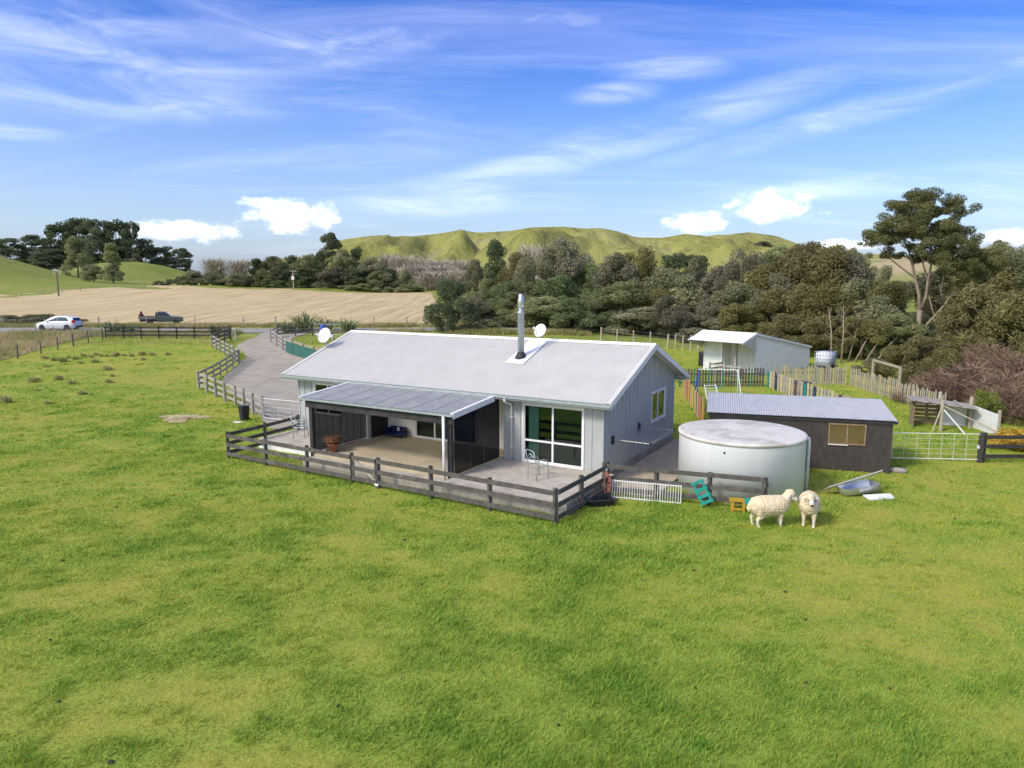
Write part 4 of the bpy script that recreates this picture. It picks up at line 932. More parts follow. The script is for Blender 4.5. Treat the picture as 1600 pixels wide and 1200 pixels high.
def proto(key, kind, seed, leaf, per, leafmat, bark='bark', trunk=True):
    rng = np.random.default_rng(seed); mb = MB()
    if kind in ('poplar', 'twiggy'):
        V, Fc, T = twigs(rng, 1500 if kind == 'poplar' else 3600, kind)
        if kind == 'poplar': branch_tree(mb, rng, .9, 14, .016, .14, .12)
        else:
            for i in range(9): a = rng.uniform(0, 6.28); mb.tube([(0, 0, -.03), (.15*math.cos(a), .15*math.sin(a), .25), (.35*math.cos(a), .35*math.sin(a), .5)], [.014, .01, .003], 5)
    else:
        V, Fc, T = leaves(crown_clumps(kind, rng), leaf, per, rng); branch_tree(mb, rng, .86 if kind != 'scrub' else .5, 9 if kind != 'scrub' else 6, .022, .34)
    cm = attr_mesh(kind+'_crown', V, Fc, T); cm.materials.append(M[leafmat]); mb.smooth = True; tm = mb.mesh(kind+'_trunk'); tm.materials.append(M[bark]); PROTO[key] = (cm, tm)
for i in range(4): proto('bush%d' % i, 'bush', 20+i, .034, 30000, 'leaf_bush')
for i in range(2): proto('kan%d' % i, 'bush', 40+i, .032, 32000, 'leaf_olive', 'kanuka_bark')
for i in range(3): proto('pine%d' % i, 'pine', 50+i, .045, 16000, 'leaf_pine')
for i in range(2): proto('cone%d' % i, 'cone', 60+i, .042, 18000, 'leaf_pine')
for i in range(2): proto('conb%d' % i, 'cone', 64+i, .042, 18000, 'leaf_bush')
proto('pale0', 'bush', 66, .036, 24000, 'leaf_pale')
for i in range(2): proto('scrub%d' % i, 'scrub', 70+i, .045, 20000, 'leaf_bush')
for i in range(2): proto('poplar%d' % i, 'poplar', 80+i, 0, 0, 'twig_tan')
for i in range(2): proto('brown%d' % i, 'twiggy', 90+i, 0, 0, 'twig_brown')
def tree(name, key, x, y, h, w, label, cat='tree', group=None, rz=None, z=None, parts=('crown', 'trunk')):
    t = thing(name, label, cat, (x, y, (gz(x, y) if z is None else z)-.05), random.uniform(0, 6.28) if rz is None else rz, group); t.scale = (w, w, h)
    c, tr = PROTO[key]; link(parts[0], c, t); link(parts[1], tr, t); return t
def tree_at(name, key, px, top, D, wpx, label, cat='tree', group=None, z=None):
    p = at(px, top, D); zg = gz(p.x, D) if z is None else z; return tree(name, key, p.x, D, max(.6, p.z-zg), wpx*D/F_PX*1.08, label, cat, group, z=z)
# --- bush belt along the creek behind the house
G = 'bush belt trees behind the farmhouse'
LB = 'dark bushy tree in the dense belt along the creek behind the farmhouse'
belt = [(770, 440, 96, 80), (812, 432, 100, 70), (838, 424, 88, 84), (880, 416, 92, 80), (925, 424, 90, 80), (965, 428, 86, 76), (1002, 420, 88, 80), (1045, 424, 84, 84), (1090, 436, 84, 80), (1128, 440, 80, 80),
        (1165, 434, 76, 80), (1200, 428, 74, 84), (820, 470, 82, 86), (872, 466, 80, 90), (925, 472, 78, 90), (975, 474, 76, 86), (1025, 470, 75, 90), (1072, 474, 74, 86), (1115, 476, 72, 90), (1160, 470, 71, 90), (1205, 466, 69, 90),
        (770, 484, 80, 70), (900, 500, 74, 90), (1000, 500, 73, 90), (1050, 505, 71, 80), (1100, 506, 69, 90), (1150, 500, 67, 80), (850, 500, 76, 80), (950, 502, 74, 80), (740, 500, 78, 60), (800, 503, 78, 70)]
ORD = ['leftmost', 'second from the left', 'third from the left', 'fourth from the left', 'fifth from the left', 'sixth from the left', 'seventh from the left', 'eighth from the left', 'ninth from the left', 'tenth from the left', 'eleventh from the left', 'twelfth from the left', 'thirteenth from the left', 'fourteenth from the left', 'fifteenth from the left', 'sixteenth from the left', 'seventeenth from the left', 'eighteenth from the left', 'nineteenth from the left']
def ranks(L): o = sorted(range(len(L)), key=lambda i: L[i][0]); return {i: ORD[k] for k, i in enumerate(o)}
for r0, r1, nm in ((0, 12, 'back'), (12, 21, 'middle'), (21, 31, 'front')):
    rk = ranks(belt[r0:r1])
    for i in range(r0, r1):
        px, ty, D, w = belt[i]; jt = (-4, -34, -20, -42, -12, -28, -36)[i % 7]; key = 'kan%d' % (i % 2) if i % 5 == 1 else 'pale0' if i % 9 == 4 else 'conb%d' % (i % 2) if i % 11 == 6 else 'bush%d' % (i % 4)
        tree_at('bush_tree', key, px, ty+jt, D, w*(1.05+.1*(i % 4)), 'bushy tree, %s in the %s row of the belt behind the farmhouse' % (rk[i-r0], nm), group=G)
G2 = 'tall bush on the right behind the white shed'; L2 = 'tall olive green bush tree right of the white farm shed'
TL = [(1215, 408, 92, 100), (1262, 392, 96, 110), (1310, 388, 96, 110), (1460, 432, 84, 110), (1515, 420, 80, 120), (1560, 410, 78, 120), (1610, 404, 76, 120), (1240, 402, 72, 110), (1285, 393, 70, 120), (1325, 410, 70, 100), (1245, 450, 66, 110), (1300, 455, 64, 110), (1350, 446, 63, 100), (1390, 452, 66, 100), (1350, 500, 58, 90), (1400, 500, 58, 90), (1280, 500, 61, 100), (1230, 500, 63, 90), (1440, 495, 60, 80)]; RK = ranks(TL)
for i, (px, ty, D, w) in enumerate(TL):
    tree_at('bush_tree', 'kan%d' % (i % 2) if i % 3 else 'bush%d' % (i % 4), px, ty-8, D, w*1.15, 'olive bush tree right of the white farm shed, %s of that group' % RK[i], group=G2)
for i, (px, ty, D, w, l) in enumerate([(775, 378, 128, 66, 'tallest dark tree rising out of the belt left of the flue'), (742, 408, 132, 46, 'narrow dark tree beside the tallest tree of the belt'), (886, 392, 122, 66, 'round crowned dark tree standing above the belt right of the flue'), (985, 405, 128, 40, 'slender pointed dark tree in the middle of the belt'),
                                       (1060, 397, 150, 74, 'left of the two blue green round trees on the hill foot'), (1088, 398, 150, 52, 'right of the two blue green round trees on the hill foot')]):
    tree_at('tall_tree', ('cone0', 'bush1', 'bush2', 'cone1', 'pine0', 'pine1')[i], px, ty, D, w, l)
tree_at('pale_tree', 'pale0', 790, 440, 84, 66, 'pale grey green leafy tree beside the round dark tree')
tree_at('pale_tree', 'pale0', 928, 452, 79, 56, 'soft pale green tree in the middle of the dark belt')
proto('dark0', 'bush', 120, .030, 34000, 'leaf_pine')
tree_at('round_tree', 'dark0', 703, 436, 72, 92, 'dense dark round tree standing alone at the end of the stubble field', z=1.6)
tree_at('scrub_bush', 'scrub0', 745, 492, 73, 70, 'low dark bush right of the lone round tree', 'bush', z=1.5)
tree_at('bare_shrub', 'brown0', 772, 470, 84, 44, 'leafless brown shrub between the round tree and the belt', 'shrub')
# right hand foreground scrub
for px, ty, D, w, key, l in [(1545, 440, 47, 140, 'kan0', 'big olive kanuka bush at the right edge above the brown shrubs'), (1500, 478, 48, 100, 'kan1', 'olive bush just right of the tall tree trunk'), (1610, 455, 43, 130, 'kan1', 'olive bush cut by the right edge of the picture'),
                             (1440, 520, 46, 90, 'kan0', 'dark olive bush below the tall tree trunk'), (1475, 545, 41, 80, 'kan1', 'low olive bush behind the pallet hutch'), (1410, 540, 47, 90, 'kan1', 'olive bush behind the timber goal frame'), (1575, 470, 45, 150, 'kan0', 'wide olive bush above the rust brown thicket'), (1370, 560, 50, 70, 'bush1', 'dark low bush right of the caged container')]:
    tree_at('kanuka_bush', key, px, ty, D, w, l, 'bush')
for px, ty, D, w, key, l in [(1590, 525, 39, 170, 'brown1', 'biggest rust brown thicket at the right edge'), (1520, 548, 38.5, 150, 'brown0', 'broad brown thicket above the pallet shelter'), (1450, 592, 39, 90, 'brown1', 'low brown thicket right of the timber goal frame'), (1600, 585, 34, 130, 'brown0', 'brown thicket low at the right edge behind the white panel'), (1548, 506, 41, 110, 'brown0', 'rust brown twiggy shrub at the top of the right hand scrub'), (1500, 570, 38, 100, 'brown1', 'brown leafless shrub right behind the pallet hutch'), (1580, 560, 36, 110, 'brown0', 'brown twiggy shrub by the right edge above the golden bush'), (1455, 575, 40, 70, 'brown1', 'small brown shrub behind the top of the stick fence')]:
    tree_at('brown_shrub', key, px, ty, D, w, l, 'shrub')
proto('lime0', 'scrub', 101, .045, 14000, 'leaf_lime'); proto('gold0', 'scrub', 102, .05, 14000, 'leaf_gold')
tree_at('lime_shrub', 'lime0', 1535, 604, 33.5, 66, 'bright yellow green shrub behind the white panel', 'shrub')
tree_at('gold_shrub', 'gold0', 1592, 662, 27.8, 84, 'golden yellow shrub behind the black fence at the right edge', 'shrub')
# --- left background
for i, (px, ty, D, w, key, l) in enumerate([(92, 348, 400, 56, 'pine0', 'leftmost big pine of the dark stand on the left skyline'), (122, 340, 407, 60, 'pine1', 'tallest pine of the dark stand on the left skyline'), (152, 343, 400, 56, 'pine2', 'broad pine in the middle of the left skyline stand'), (180, 344, 403, 50, 'pine0', 'pine right of the middle of the left skyline stand'),
                                            (203, 346, 407, 40, 'pine1', 'slim pine at the right end of the left skyline stand'), (225, 373, 413, 40, 'pine2', 'smaller flat topped pine just right of the skyline stand'), (256, 385, 420, 50, 'pine0', 'low broad pine trailing right of the skyline stand'), (283, 387, 423, 36, 'pine1', 'last low pine on the right of the skyline stand'),
                                            (48, 366, 395, 44, 'pine1', 'rounded dark tree left of the skyline stand'), (14, 372, 385, 60, 'pine2', 'dark tree at the far left edge above the green slope'), (117, 368, 262, 58, 'conb0', 'big olive conical tree in front of the pine stand'), (173, 381, 240, 50, 'conb1', 'brownish conical tree standing right of the big conical tree'),
                                            (212, 396, 395, 44, 'bush0', 'low dark tree under the right side of the pine stand'), (75, 388, 385, 60, 'pine2', 'low dark tree under the left side of the pine stand'), (145, 412, 246, 40, 'bush2', 'small dark tree between the two conical trees'), (515, 363, 216, 40, 'pine1', 'tall pine rising above the dark grove behind the stubble field')]):
    tree_at('pine_tree' if key[0] == 'p' else 'field_tree', key, px, ty, D, w, l)
G3_ = 'dark grove behind the stubble field'; L3 = 'dark tree in the grove behind the stubble field'
TL = [(400, 405, 222, 50), (428, 402, 222, 56), (456, 400, 220, 50), (480, 398, 218, 50), (500, 395, 216, 40), (535, 392, 214, 50), (556, 388, 212, 46), (580, 402, 210, 46), (610, 420, 206, 40), (632, 422, 204, 30), (470, 418, 212, 50), (520, 418, 210, 56), (560, 420, 208, 56), (595, 424, 204, 50), (430, 420, 214, 50)]; RK = ranks(TL)
for i, (px, ty, D, w) in enumerate(TL):
    tree_at('grove_tree', ('bush%d' % (i % 4)) if i % 2 else ('cone%d' % (i // 2 % 2)), px, ty, D, w*1.1, 'dark tree of the grove behind the stubble field, %s' % RK[i], group=G3_)
G4 = 'low scrub along the far field edge'; L4 = 'low dark scrub bush along the far edge of the stubble field'
TL = [(285, 424, 228, 40), (312, 418, 228, 50), (340, 424, 228, 46), (368, 424, 226, 46), (395, 424, 224, 40), (640, 440, 200, 44), (600, 440, 202, 40), (560, 440, 204, 40), (250, 436, 226, 24)]; RK = ranks(TL)
for i, (px, ty, D, w) in enumerate(TL):
    tree_at('field_scrub', 'scrub%d' % (i % 2), px, ty, D, w, 'low dark scrub at the far stubble edge, %s' % RK[i], 'bush', G4)
G5 = 'bare poplars below the hill'; L5 = 'bare pale poplar in the thicket at the foot of the hill'
TL = [(335, 400, 290, 44), (372, 402, 290, 44), (606, 392, 250, 50), (632, 394, 246, 60), (660, 400, 242, 60), (684, 402, 238, 60), (708, 402, 236, 60), (730, 404, 236, 50), (650, 408, 225, 50), (690, 410, 222, 60), (826, 376, 300, 44), (846, 380, 296, 36), (810, 392, 240, 40), (620, 415, 225, 40), (670, 420, 215, 50), (715, 418, 212, 50)]; RK = ranks(TL)
for i, (px, ty, D, w) in enumerate(TL):
    tree_at('bare_poplar', 'poplar%d' % (i % 2), px, ty, D, w*2.6, 'bare pale poplar at the foot of the hill, %s' % RK[i], group=G5)
G6 = 'dark bushes on the right hand ridge'; L6 = 'small dark bush on the ridge line right of the main hill'
TL = [(1120, 374, 640, 30), (1150, 376, 640, 36), (1185, 378, 640, 36), (1215, 386, 640, 30), (1245, 385, 420, 34), (1265, 388, 420, 34), (1300, 390, 330, 44), (1330, 392, 330, 40), (1360, 400, 300, 40), (1560, 385, 200, 60), (1595, 392, 180, 70), (1215, 388, 300, 50), (1280, 388, 280, 60), (1245, 400, 200, 70), (1300, 404, 190, 70), (1345, 408, 180, 60), (1390, 425, 150, 60)]; RK = ranks(TL)
for i, (px, ty, D, w) in enumerate(TL):
    p = at(px, ty, D); tree('ridge_bush', 'scrub%d' % (i % 2) if i < 4 else 'bush%d' % (i % 4), p.x, D, 9 if D > 500 else 14, w*D/F_PX*1.2, 'small dark bush on the right hand ridge, %s' % RK[i], 'bush', G6, z=p.z-(7 if D > 500 else 13))
# roadside scrub at the left
for px, ty, D, w, l in [(25, 488, 84, 70, 'leftmost dark roadside bush behind the white car'), (65, 486, 86, 70, 'dark roadside bush above the roof of the white car'), (105, 491, 86, 50, 'low dark roadside bush right of the white car')]:
    tree_at('roadside_bush', 'scrub1', px, ty, D, w, l, 'bush')
# --- the tall kanuka on the right
def kanuka():
    D = 58.; base = at(1430, 545, D); zb = gz(base.x, D); t = thing('kanuka_tree', 'tall open kanuka with pale forking trunks and flat dark crown on the right', 'tree', (base.x, D, zb))
    rng = np.random.default_rng(5); P = lambda px, py, dy=0.: at(px, py, D+dy)-Vector((base.x, D, zb))
    mb = MB(); mb.smooth = True; T_ = []
    def limb(pts, r0, r1):
        n = len(pts); mb.tube(pts, [.74*(r0+(r1-r0)*i/(n-1)) for i in range(n)], 8)
    limb([Vector((0, 0, -.3)), P(1432, 535), P(1436, 505), P(1437, 485)], .34, .25)
    limb([P(1437, 487), P(1436, 460, .3), P(1430, 435, .5), P(1426, 415, .6), P(1421, 395, .8), P(1410, 370, 1.), P(1395, 352, 1.2)], .21, .05)
    limb([P(1438, 486), P(1447, 465, -.4), P(1450, 440, -.6), P(1455, 415, -.7), P(1462, 395, -.9), P(1480, 370, -1.)], .19, .05)
    limb([P(1434, 525), P(1448, 508, -.6), P(1460, 495, -1), P(1475, 478, -1.3), P(1484, 465, -1.4), P(1505, 448, -1.8), P(1525, 435, -2)], .17, .04)
    limb([P(1450, 440, -.6), P(1443, 415, -.2), P(1441, 395, .2), P(1440, 365, .3)], .12, .04)
    limb([P(1426, 415, .6), P(1440, 400, 1.2), P(1455, 375, 1.5)], .10, .03)
    limb([P(1430, 435, .5), P(1410, 420, 1.2), P(1385, 400, 1.6), P(1372, 388, 1.8)], .10, .03)
    limb([P(1475, 478, -1.3), P(1470, 455, -1.6), P(1475, 430, -1.9)], .09, .03)
    limb([P(1460, 495, -1), P(1455, 478, -.6), P(1452, 462, -.4)], .08, .04)
    mb.build('trunk', 'kanuka_bark', t)
    C = []
    def cl(px, py, rpx, dy, flat=.5):
        p = P(px, py, dy); r = rpx*D/F_PX; C.append((p.x, p.y, p.z, r, r, r*flat))
    spec = [(1440, 322, 34, 0), (1412, 330, 26, 1), (1465, 325, 28, -1), (1490, 332, 22, -.5), (1400, 345, 24, 1.5), (1430, 345, 32, -.5), (1460, 350, 34, 1), (1485, 352, 26, -1.5), (1370, 368, 22, 1.5), (1358, 378, 15, 2), (1385, 380, 22, .8), (1410, 368, 26, .5),
            (1440, 372, 30, 1.8), (1470, 375, 32, -.8), (1498, 368, 24, -1.5), (1430, 395, 22, 1.2), (1390, 395, 18, 1.5), (1460, 400, 26, -1.2), (1490, 395, 28, -1.8), (1515, 400, 26, -2.2), (1540, 395, 22, -2.5), (1500, 420, 28, -2), (1530, 425, 26, -2.4), (1478, 425, 22, -1.8), (1555, 412, 20, -2.5),
            (1448, 318, 22, 1), (1425, 312, 16, .2), (1478, 316, 18, .4), (1520, 382, 18, -2), (1378, 358, 12, 1.2)]
    for px, py, r, dy in spec:
        for k in range(10): cl(px+rng.normal()*r*.60, py+rng.normal()*r*.36, r*rng.uniform(.26, .50), dy+rng.normal()*1.1, rng.uniform(.55, .8))
    V, Fc, Tt = leaves(C, .14, 1900, rng, up=.5); me = attr_mesh('kanuka_crown', V, Fc, Tt); me.materials.append(M['leaf_kanuka']); link('crown', me, t)
    return t
kanuka()
# bare stems in front of the bush
for i, (px, py, tx, ty) in enumerate([(1325, 560, 1345, 490), (1335, 560, 1372, 500), (1350, 565, 1395, 505), (1315, 555, 1318, 480), (1365, 560, 1410, 520), (1300, 552, 1295, 480)]):
    D = 57-i*.3; a = at(px, py, D); e = at(tx, ty, D+1); zg = gz(a.x, D)
    t = thing('leaning_stem', 'bare leaning grey stem right of the white shed, %s' % ORD[(2, 3, 4, 1, 5, 0)[i]], 'tree stem', (a.x, D, zg), 0, 'bare stems right of the white shed'); q = e-Vector((a.x, D, zg))
    b = MB(); b.tube([(0, 0, -.1), tuple(q*.5+Vector((.1, 0, .25))), tuple(q)], [.09, .06, .02], 6); b.smooth = True; b.build('stem', 'kanuka_bark', t)
    for k in range(4): f = .45+.13*k; b = MB(); b.tube([tuple(q*f+Vector((.1*(1-abs(2*f-1)), 0, .25*(1-abs(2*f-1))))), tuple(q*f+Vector((random.uniform(-.9, .9), .2, random.uniform(.5, 1.4))))], [.03, .008], 5); b.build('branch', 'kanuka_bark', t)
# flax and cordyline by the road
def flax(label, px, py, D, wpx, hpx, n=90, group=None):
    p = at(px, py, D); z = gz(p.x, D); w = wpx*D/F_PX/2; h = hpx*D/F_PX; rng = np.random.default_rng(px); t = thing('flax_bush', label, 'flax', (p.x, D, z), 0, group); Vs = []; Ts = []
    for i in range(n):
        a = rng.uniform(0, 6.28); o = np.array([math.cos(a), math.sin(a), 0])*w*.35*rng.random(); L = h*rng.uniform(.7, 1.15); out = rng.uniform(.1, .9); s_ = np.array([-math.sin(a), math.cos(a), 0])*.05; d = np.array([math.cos(a), math.sin(a), 0])
        q = [o, o+d*out*w*.3+np.array([0, 0, L*.55]), o+d*out*w*.8+np.array([0, 0, L*(1-.15*out)]), o+d*out*w*1.2+np.array([0, 0, L*(1-.55*out)])]
        for k in range(3): ww = (1, 1, .6, .1); Vs += [q[k]-s_*ww[k], q[k]+s_*ww[k], q[k+1]+s_*ww[k+1], q[k+1]-s_*ww[k+1]]; Ts += [rng.uniform(0, 1)]*4
    V = np.array(Vs); me = attr_mesh('flax', V, np.arange(len(V)).reshape(-1, 4), np.array(Ts)); me.materials.append(M['leaf_flax']); link('leaves', me, t)
    b = MB()
    for k in range(4): a = rng.uniform(0, 6.28); b = MB(); b.tube([(0, 0, 0), (.2*math.cos(a), .2*math.sin(a), h*.7), (.45*math.cos(a), .45*math.sin(a), h*rng.uniform(1.1, 1.4))], .018, 5); b.build('flower_stalk', 'bark', t)
for px, D, w, h, l in [(452, 71.5, 60, 22, 'leftmost low flax of the clump at the driveway mouth'), (478, 72.5, 74, 36, 'tallest flax bush behind the driveway pen'), (510, 72.5, 60, 24, 'flax bush right of the tallest flax'), (545, 72.3, 60, 24, 'rightmost flax bush against the farmhouse ridge'), (178, 70.2, 46, 26, 'flax bush with tall dry flower stalks at the paddock corner'), (202, 70.0, 40, 20, 'low flax bush behind the dark road fence'), (337, 69.5, 34, 20, 'flax bush at the right end of the dark road fence')]:
    flax(l, px, 520, D, w, h*.72)

# ------------------------------------------------------------------ sheep
def sheep(label, x, y, rz, head_turn, seed):
    t = thing('sheep', label, 'sheep', (x, y, 0), rz)
    bm = bmesh.new()
    def ell(c, r, m=None):
        mt = Matrix.Translation(c)@(m or Matrix())@Matrix.Diagonal((*r, 1)); bmesh.ops.create_icosphere(bm, subdivisions=3, radius=1, matrix=mt)
    # trunk: deep chest, rounded rump, a little sway
    for k in range(23):
        q = k/22; cx = -.42+.84*q; e_ = math.sqrt(max(0., 1-abs(2*q-1)**3.2)); ell((cx, 0, .59+.03*(2*q-1)**2+.015*q), (.17, .17+.135*e_, .18+.12*e_))
    ell((-.56, 0, .56), (.07, .06, .13))                                                     # tail
    hd = Matrix.Rotation(head_turn, 4, 'Z'); hp = Vector((.56, 0, .90))
    for k in range(5): f = k/4; p = Vector((.40, 0, .68)).lerp(hp-Vector((.03, 0, .03)), f); ell(p, (.17-.05*f, .17-.055*f, .19-.06*f))
    tilt = hd@Matrix.Rotation(R(28), 4, 'Y'); H_ = lambda v: hp+(tilt@Vector(v))
    ell(H_((.01, 0, .045)), (.135, .118, .13), tilt); ell(H_((.13, 0, .0)), (.115, .076, .085), tilt); ell(H_((.215, 0, -.014)), (.07, .056, .058), tilt)
    for s_ in (-1, 1): ell(H_((-.01, s_*.165, .02)), (.04, .085, .024), tilt@Matrix.Rotation(s_*R(-15), 4, 'X'))
    def leg(pts, rad):
        for (a, b), (r0, r1) in zip(zip(pts, pts[1:]), zip(rad, rad[1:])):
            a = Vector(a); b = Vector(b); n = max(2, int((b-a).length/.025))
            for k in range(n+1): f = k/n; q = a.lerp(b, f); r = r0+(r1-r0)*f; ell(q, (r, r, r*1.1))
    for s_ in (-1, 1):
        dx = .03*s_
        leg([(.33+dx, s_*.13, .42), (.345+dx, s_*.13, .24), (.335+dx, s_*.13, .07), (.355+dx, s_*.13, .03)], [.085, .046, .034, .042])
        leg([(-.34-dx, s_*.14, .48), (-.28-dx, s_*.14, .36), (-.40-dx, s_*.14, .235), (-.37-dx, s_*.14, .07), (-.345-dx, s_*.14, .03)], [.125, .085, .045, .034, .042])
    me = bpy.data.meshes.new('tmp'); bm.to_mesh(me); bm.free(); o = bpy.data.objects.new('tmp', me); COL.objects.link(o)
    md = o.modifiers.new('r', 'REMESH'); md.mode = 'VOXEL'; md.voxel_size = .016; md.use_smooth_shade = True
    sm = o.modifiers.new('s', 'SMOOTH'); sm.iterations = 3; sm.factor = .5
    dg = bpy.context.evaluated_depsgraph_get(); m2 = bpy.data.meshes.new_from_object(o.evaluated_get(dg)); bpy.data.objects.remove(o)
    n = len(m2.vertices); co = np.empty(n*3); m2.vertices.foreach_get('co', co); co = co.reshape(-1, 3); no = np.empty(n*3); m2.vertices.foreach_get('normal', no); no = no.reshape(-1, 3)
    inv = tilt.inverted(); loc = (co-np.array(hp))@np.array(inv.to_3x3()).T
    face = (loc[:, 0] > .085)&(np.hypot(loc[:, 1], loc[:, 2]) < .12)&(loc[:, 0] < .35); ear = (np.abs(loc[:, 1]) > .125)&(np.abs(loc[:, 0]) < .09)&(np.abs(loc[:, 2]) < .09)&(co[:, 0] > .35); legm = co[:, 2] < .27
    bare = face|ear|legm
    tri = lambda k, sd_: (fbm(co[:, 0]*k+3, co[:, 1]*k+5, sd_, 3)+fbm(co[:, 1]*k+9, co[:, 2]*k+2, sd_+3, 3)+fbm(co[:, 2]*k+4, co[:, 0]*k+8, sd_+6, 3))/3-.5; w = tri(30, seed)*1.6; w2 = tri(9, seed+20)*1.5
    co = co+no*np.where(bare, 0, .030*w+.03*w2)[:, None]; m2.vertices.foreach_set('co', co.ravel())
    m2.materials.clear(); m2.materials.append(M['wool']); m2.materials.append(M['sheep_face']); m2.materials.append(M['sheep_dark'])
    nose = (loc[:, 0] > .255)&(loc[:, 2] > -.03)
    for p in m2.polygons:
        v = p.vertices[0]; p.material_index = 2 if nose[v] or co[v, 2] < .035 else 1 if bare[v] else 0; p.use_smooth = True
    m2.name = 'sheep_body'; body = link('body', m2, t)
    for s_ in (-1, 1):
        b = MB(); q = H_((.125, s_*.074, .055)); b.lathe([(.004, -.022), (.022, 0), (.004, .022)], 10, q); b.smooth = True; b.build('eye', 'sheep_dark', t)
sheep('woolly cream sheep standing side on by the fence end and looking right', 7.20, 18.85, R(4), R(-20), 1)
sheep('woolly cream sheep facing the camera at the right of the pair', 8.42, 19.05, R(-112), R(14), 2)

# ------------------------------------------------------------------ vehicles
def wheel(t, x, y, r, side):
    b = MB(); b.lathe([(r*.62, -.10), (r*.95, -.10), (r, -.06), (r, .06), (r*.95, .10), (r*.62, .10)], 22); b.v = [(x+p[0], y+p[2]*side, r+p[1]) for p in b.v]; w = b.build('wheel', 'tyre', t)
    b = MB(); b.lathe([(.03, .085), (r*.5, .075), (r*.63, .095), (r*.63, -.09)], 16); b.v = [(x+p[0], y+p[2]*side, r+p[1]) for p in b.v]; b.build('rim', 'bright_metal', w)
def loft(stations, smooth=True):
    """stations: list of closed rings of equal length"""
    b = MB(); n = len(stations[0])
    for r in stations: b.v += [tuple(p) for p in r]
    for i in range(len(stations)-1):
        for k in range(n): b.f.append((i*n+k, i*n+(k+1) % n, (i+1)*n+(k+1) % n, (i+1)*n+k))
    b.f.append(tuple(range(n))[::-1]); b.f.append(tuple((len(stations)-1)*n+k for k in range(n))); return b
def hatchback():
    x, y = -47.6, 73.4; t = thing('parked_hatchback', 'white hatchback on the road at the left edge', 'car', (x, y, gz(x, y)+.05), R(181))
    def ring(px, hw, zb, zt, hw_t): return [(px, -hw, zb+.10), (px, -hw*.9, zb), (px, hw*.9, zb), (px, hw, zb+.10), (px, hw*1.0, zt-.16), (px, hw_t, zt), (px, -hw_t, zt), (px, -hw, zt-.16)]
    S = [ring(2.02, .55, .32, .62, .50), ring(1.90, .78, .24, .74, .70), ring(1.5, .85, .20, .86, .78), ring(.95, .87, .20, .96, .80), ring(.2, .87, .20, .97, .82), ring(-.8, .87, .20, 1.0, .82), ring(-1.6, .86, .22, 1.02, .80), ring(-1.95, .80, .28, .98, .74), ring(-2.05, .70, .36, .90, .62)]
    b = loft(S); me = b.mesh('body'); bm = bmesh.new(); bm.from_mesh(me); bmesh.ops.bevel(bm, geom=bm.edges[:], offset=.03, segments=2, affect='EDGES'); bm.to_mesh(me); bm.free(); me.shade_smooth(); body = link('body', me, t, 'car_white')
    def cab(px, z, hw): return [(px, -hw, z), (px, hw, z)]
    b = MB(); P = [(1.05, .95, .79), (.22, 1.42, .60), (-.3, 1.48, .60), (-1.2, 1.44, .58), (-1.72, 1.30, .56), (-1.98, .98, .72)]
    b.v = [q for px, z, hw in P for q in ((px, -hw, z), (px, hw, z))]+[(px, s_*.82, .94) for px, z, hw in P for s_ in (-1, 1)]
    n = len(P)
    for i in range(n-1): b.f += [(2*i, 2*i+1, 2*i+3, 2*i+2), (2*i, 2*i+2, 2*n+2*i+2, 2*n+2*i), (2*i+1, 2*n+2*i+1, 2*n+2*i+3, 2*i+3)]
    b.build('roof', 'car_white', t)
    b = MB(); b.add([(1.0, -.74, .99), (1.0, .74, .99), (.26, .56, 1.425), (.26, -.56, 1.425)], [(0, 1, 2, 3)]); b.v = [(p[0]+.02, p[1], p[2]+.015) for p in b.v]; b.build('windscreen', 'car_glass', t)
    b = MB(); b.add([(-1.75, -.54, 1.27), (-1.75, .54, 1.27), (-1.97, .66, 1.02), (-1.97, -.66, 1.02)], [(0, 1, 2, 3)]); b.v = [(p[0]-.02, p[1], p[2]+.015) for p in b.v]; b.build('rear_window', 'car_glass', t)
    for s_ in (-1, 1):
        for q in ([(.78, .815, 1.0), (.10, .655, 1.36), (-.28, .65, 1.39), (-.28, .80, 1.0)], [(-.34, .80, 1.0), (-.34, .65, 1.39), (-1.15, .645, 1.36), (-1.5, .76, 1.06), (-1.4, .80, 1.0)]):
            b = MB(); b.add([(p[0], s_*(p[1]+.022), p[2]) for p in q], [tuple(range(len(q)))]); b.build('side_window', 'car_glass', t)
        b = MB(); b.box((1.68, s_*.62-.14, .62), (1.93, s_*.62+.14, .76)); b.build('headlight', 'bright_metal', t)
        b = MB(); b.box((-2.03, s_*.72-.10, .78), (-1.80, s_*.72+.10, 1.08)); b.build('tail_lamp', 'red_lamp', t)
        b = MB(); b.box((.72, s_*.93-.09, .98), (.86, s_*.93+.09, 1.1)); b.build('mirror', 'car_white', t)
        for px in (1.28, -1.28): wheel(t, px, s_*.78, .32, s_)
    b = MB(); b.box((-2.09, -.6, .30), (-1.98, .6, .46)); b.build('bumper', 'black_plastic', t)
hatchback()
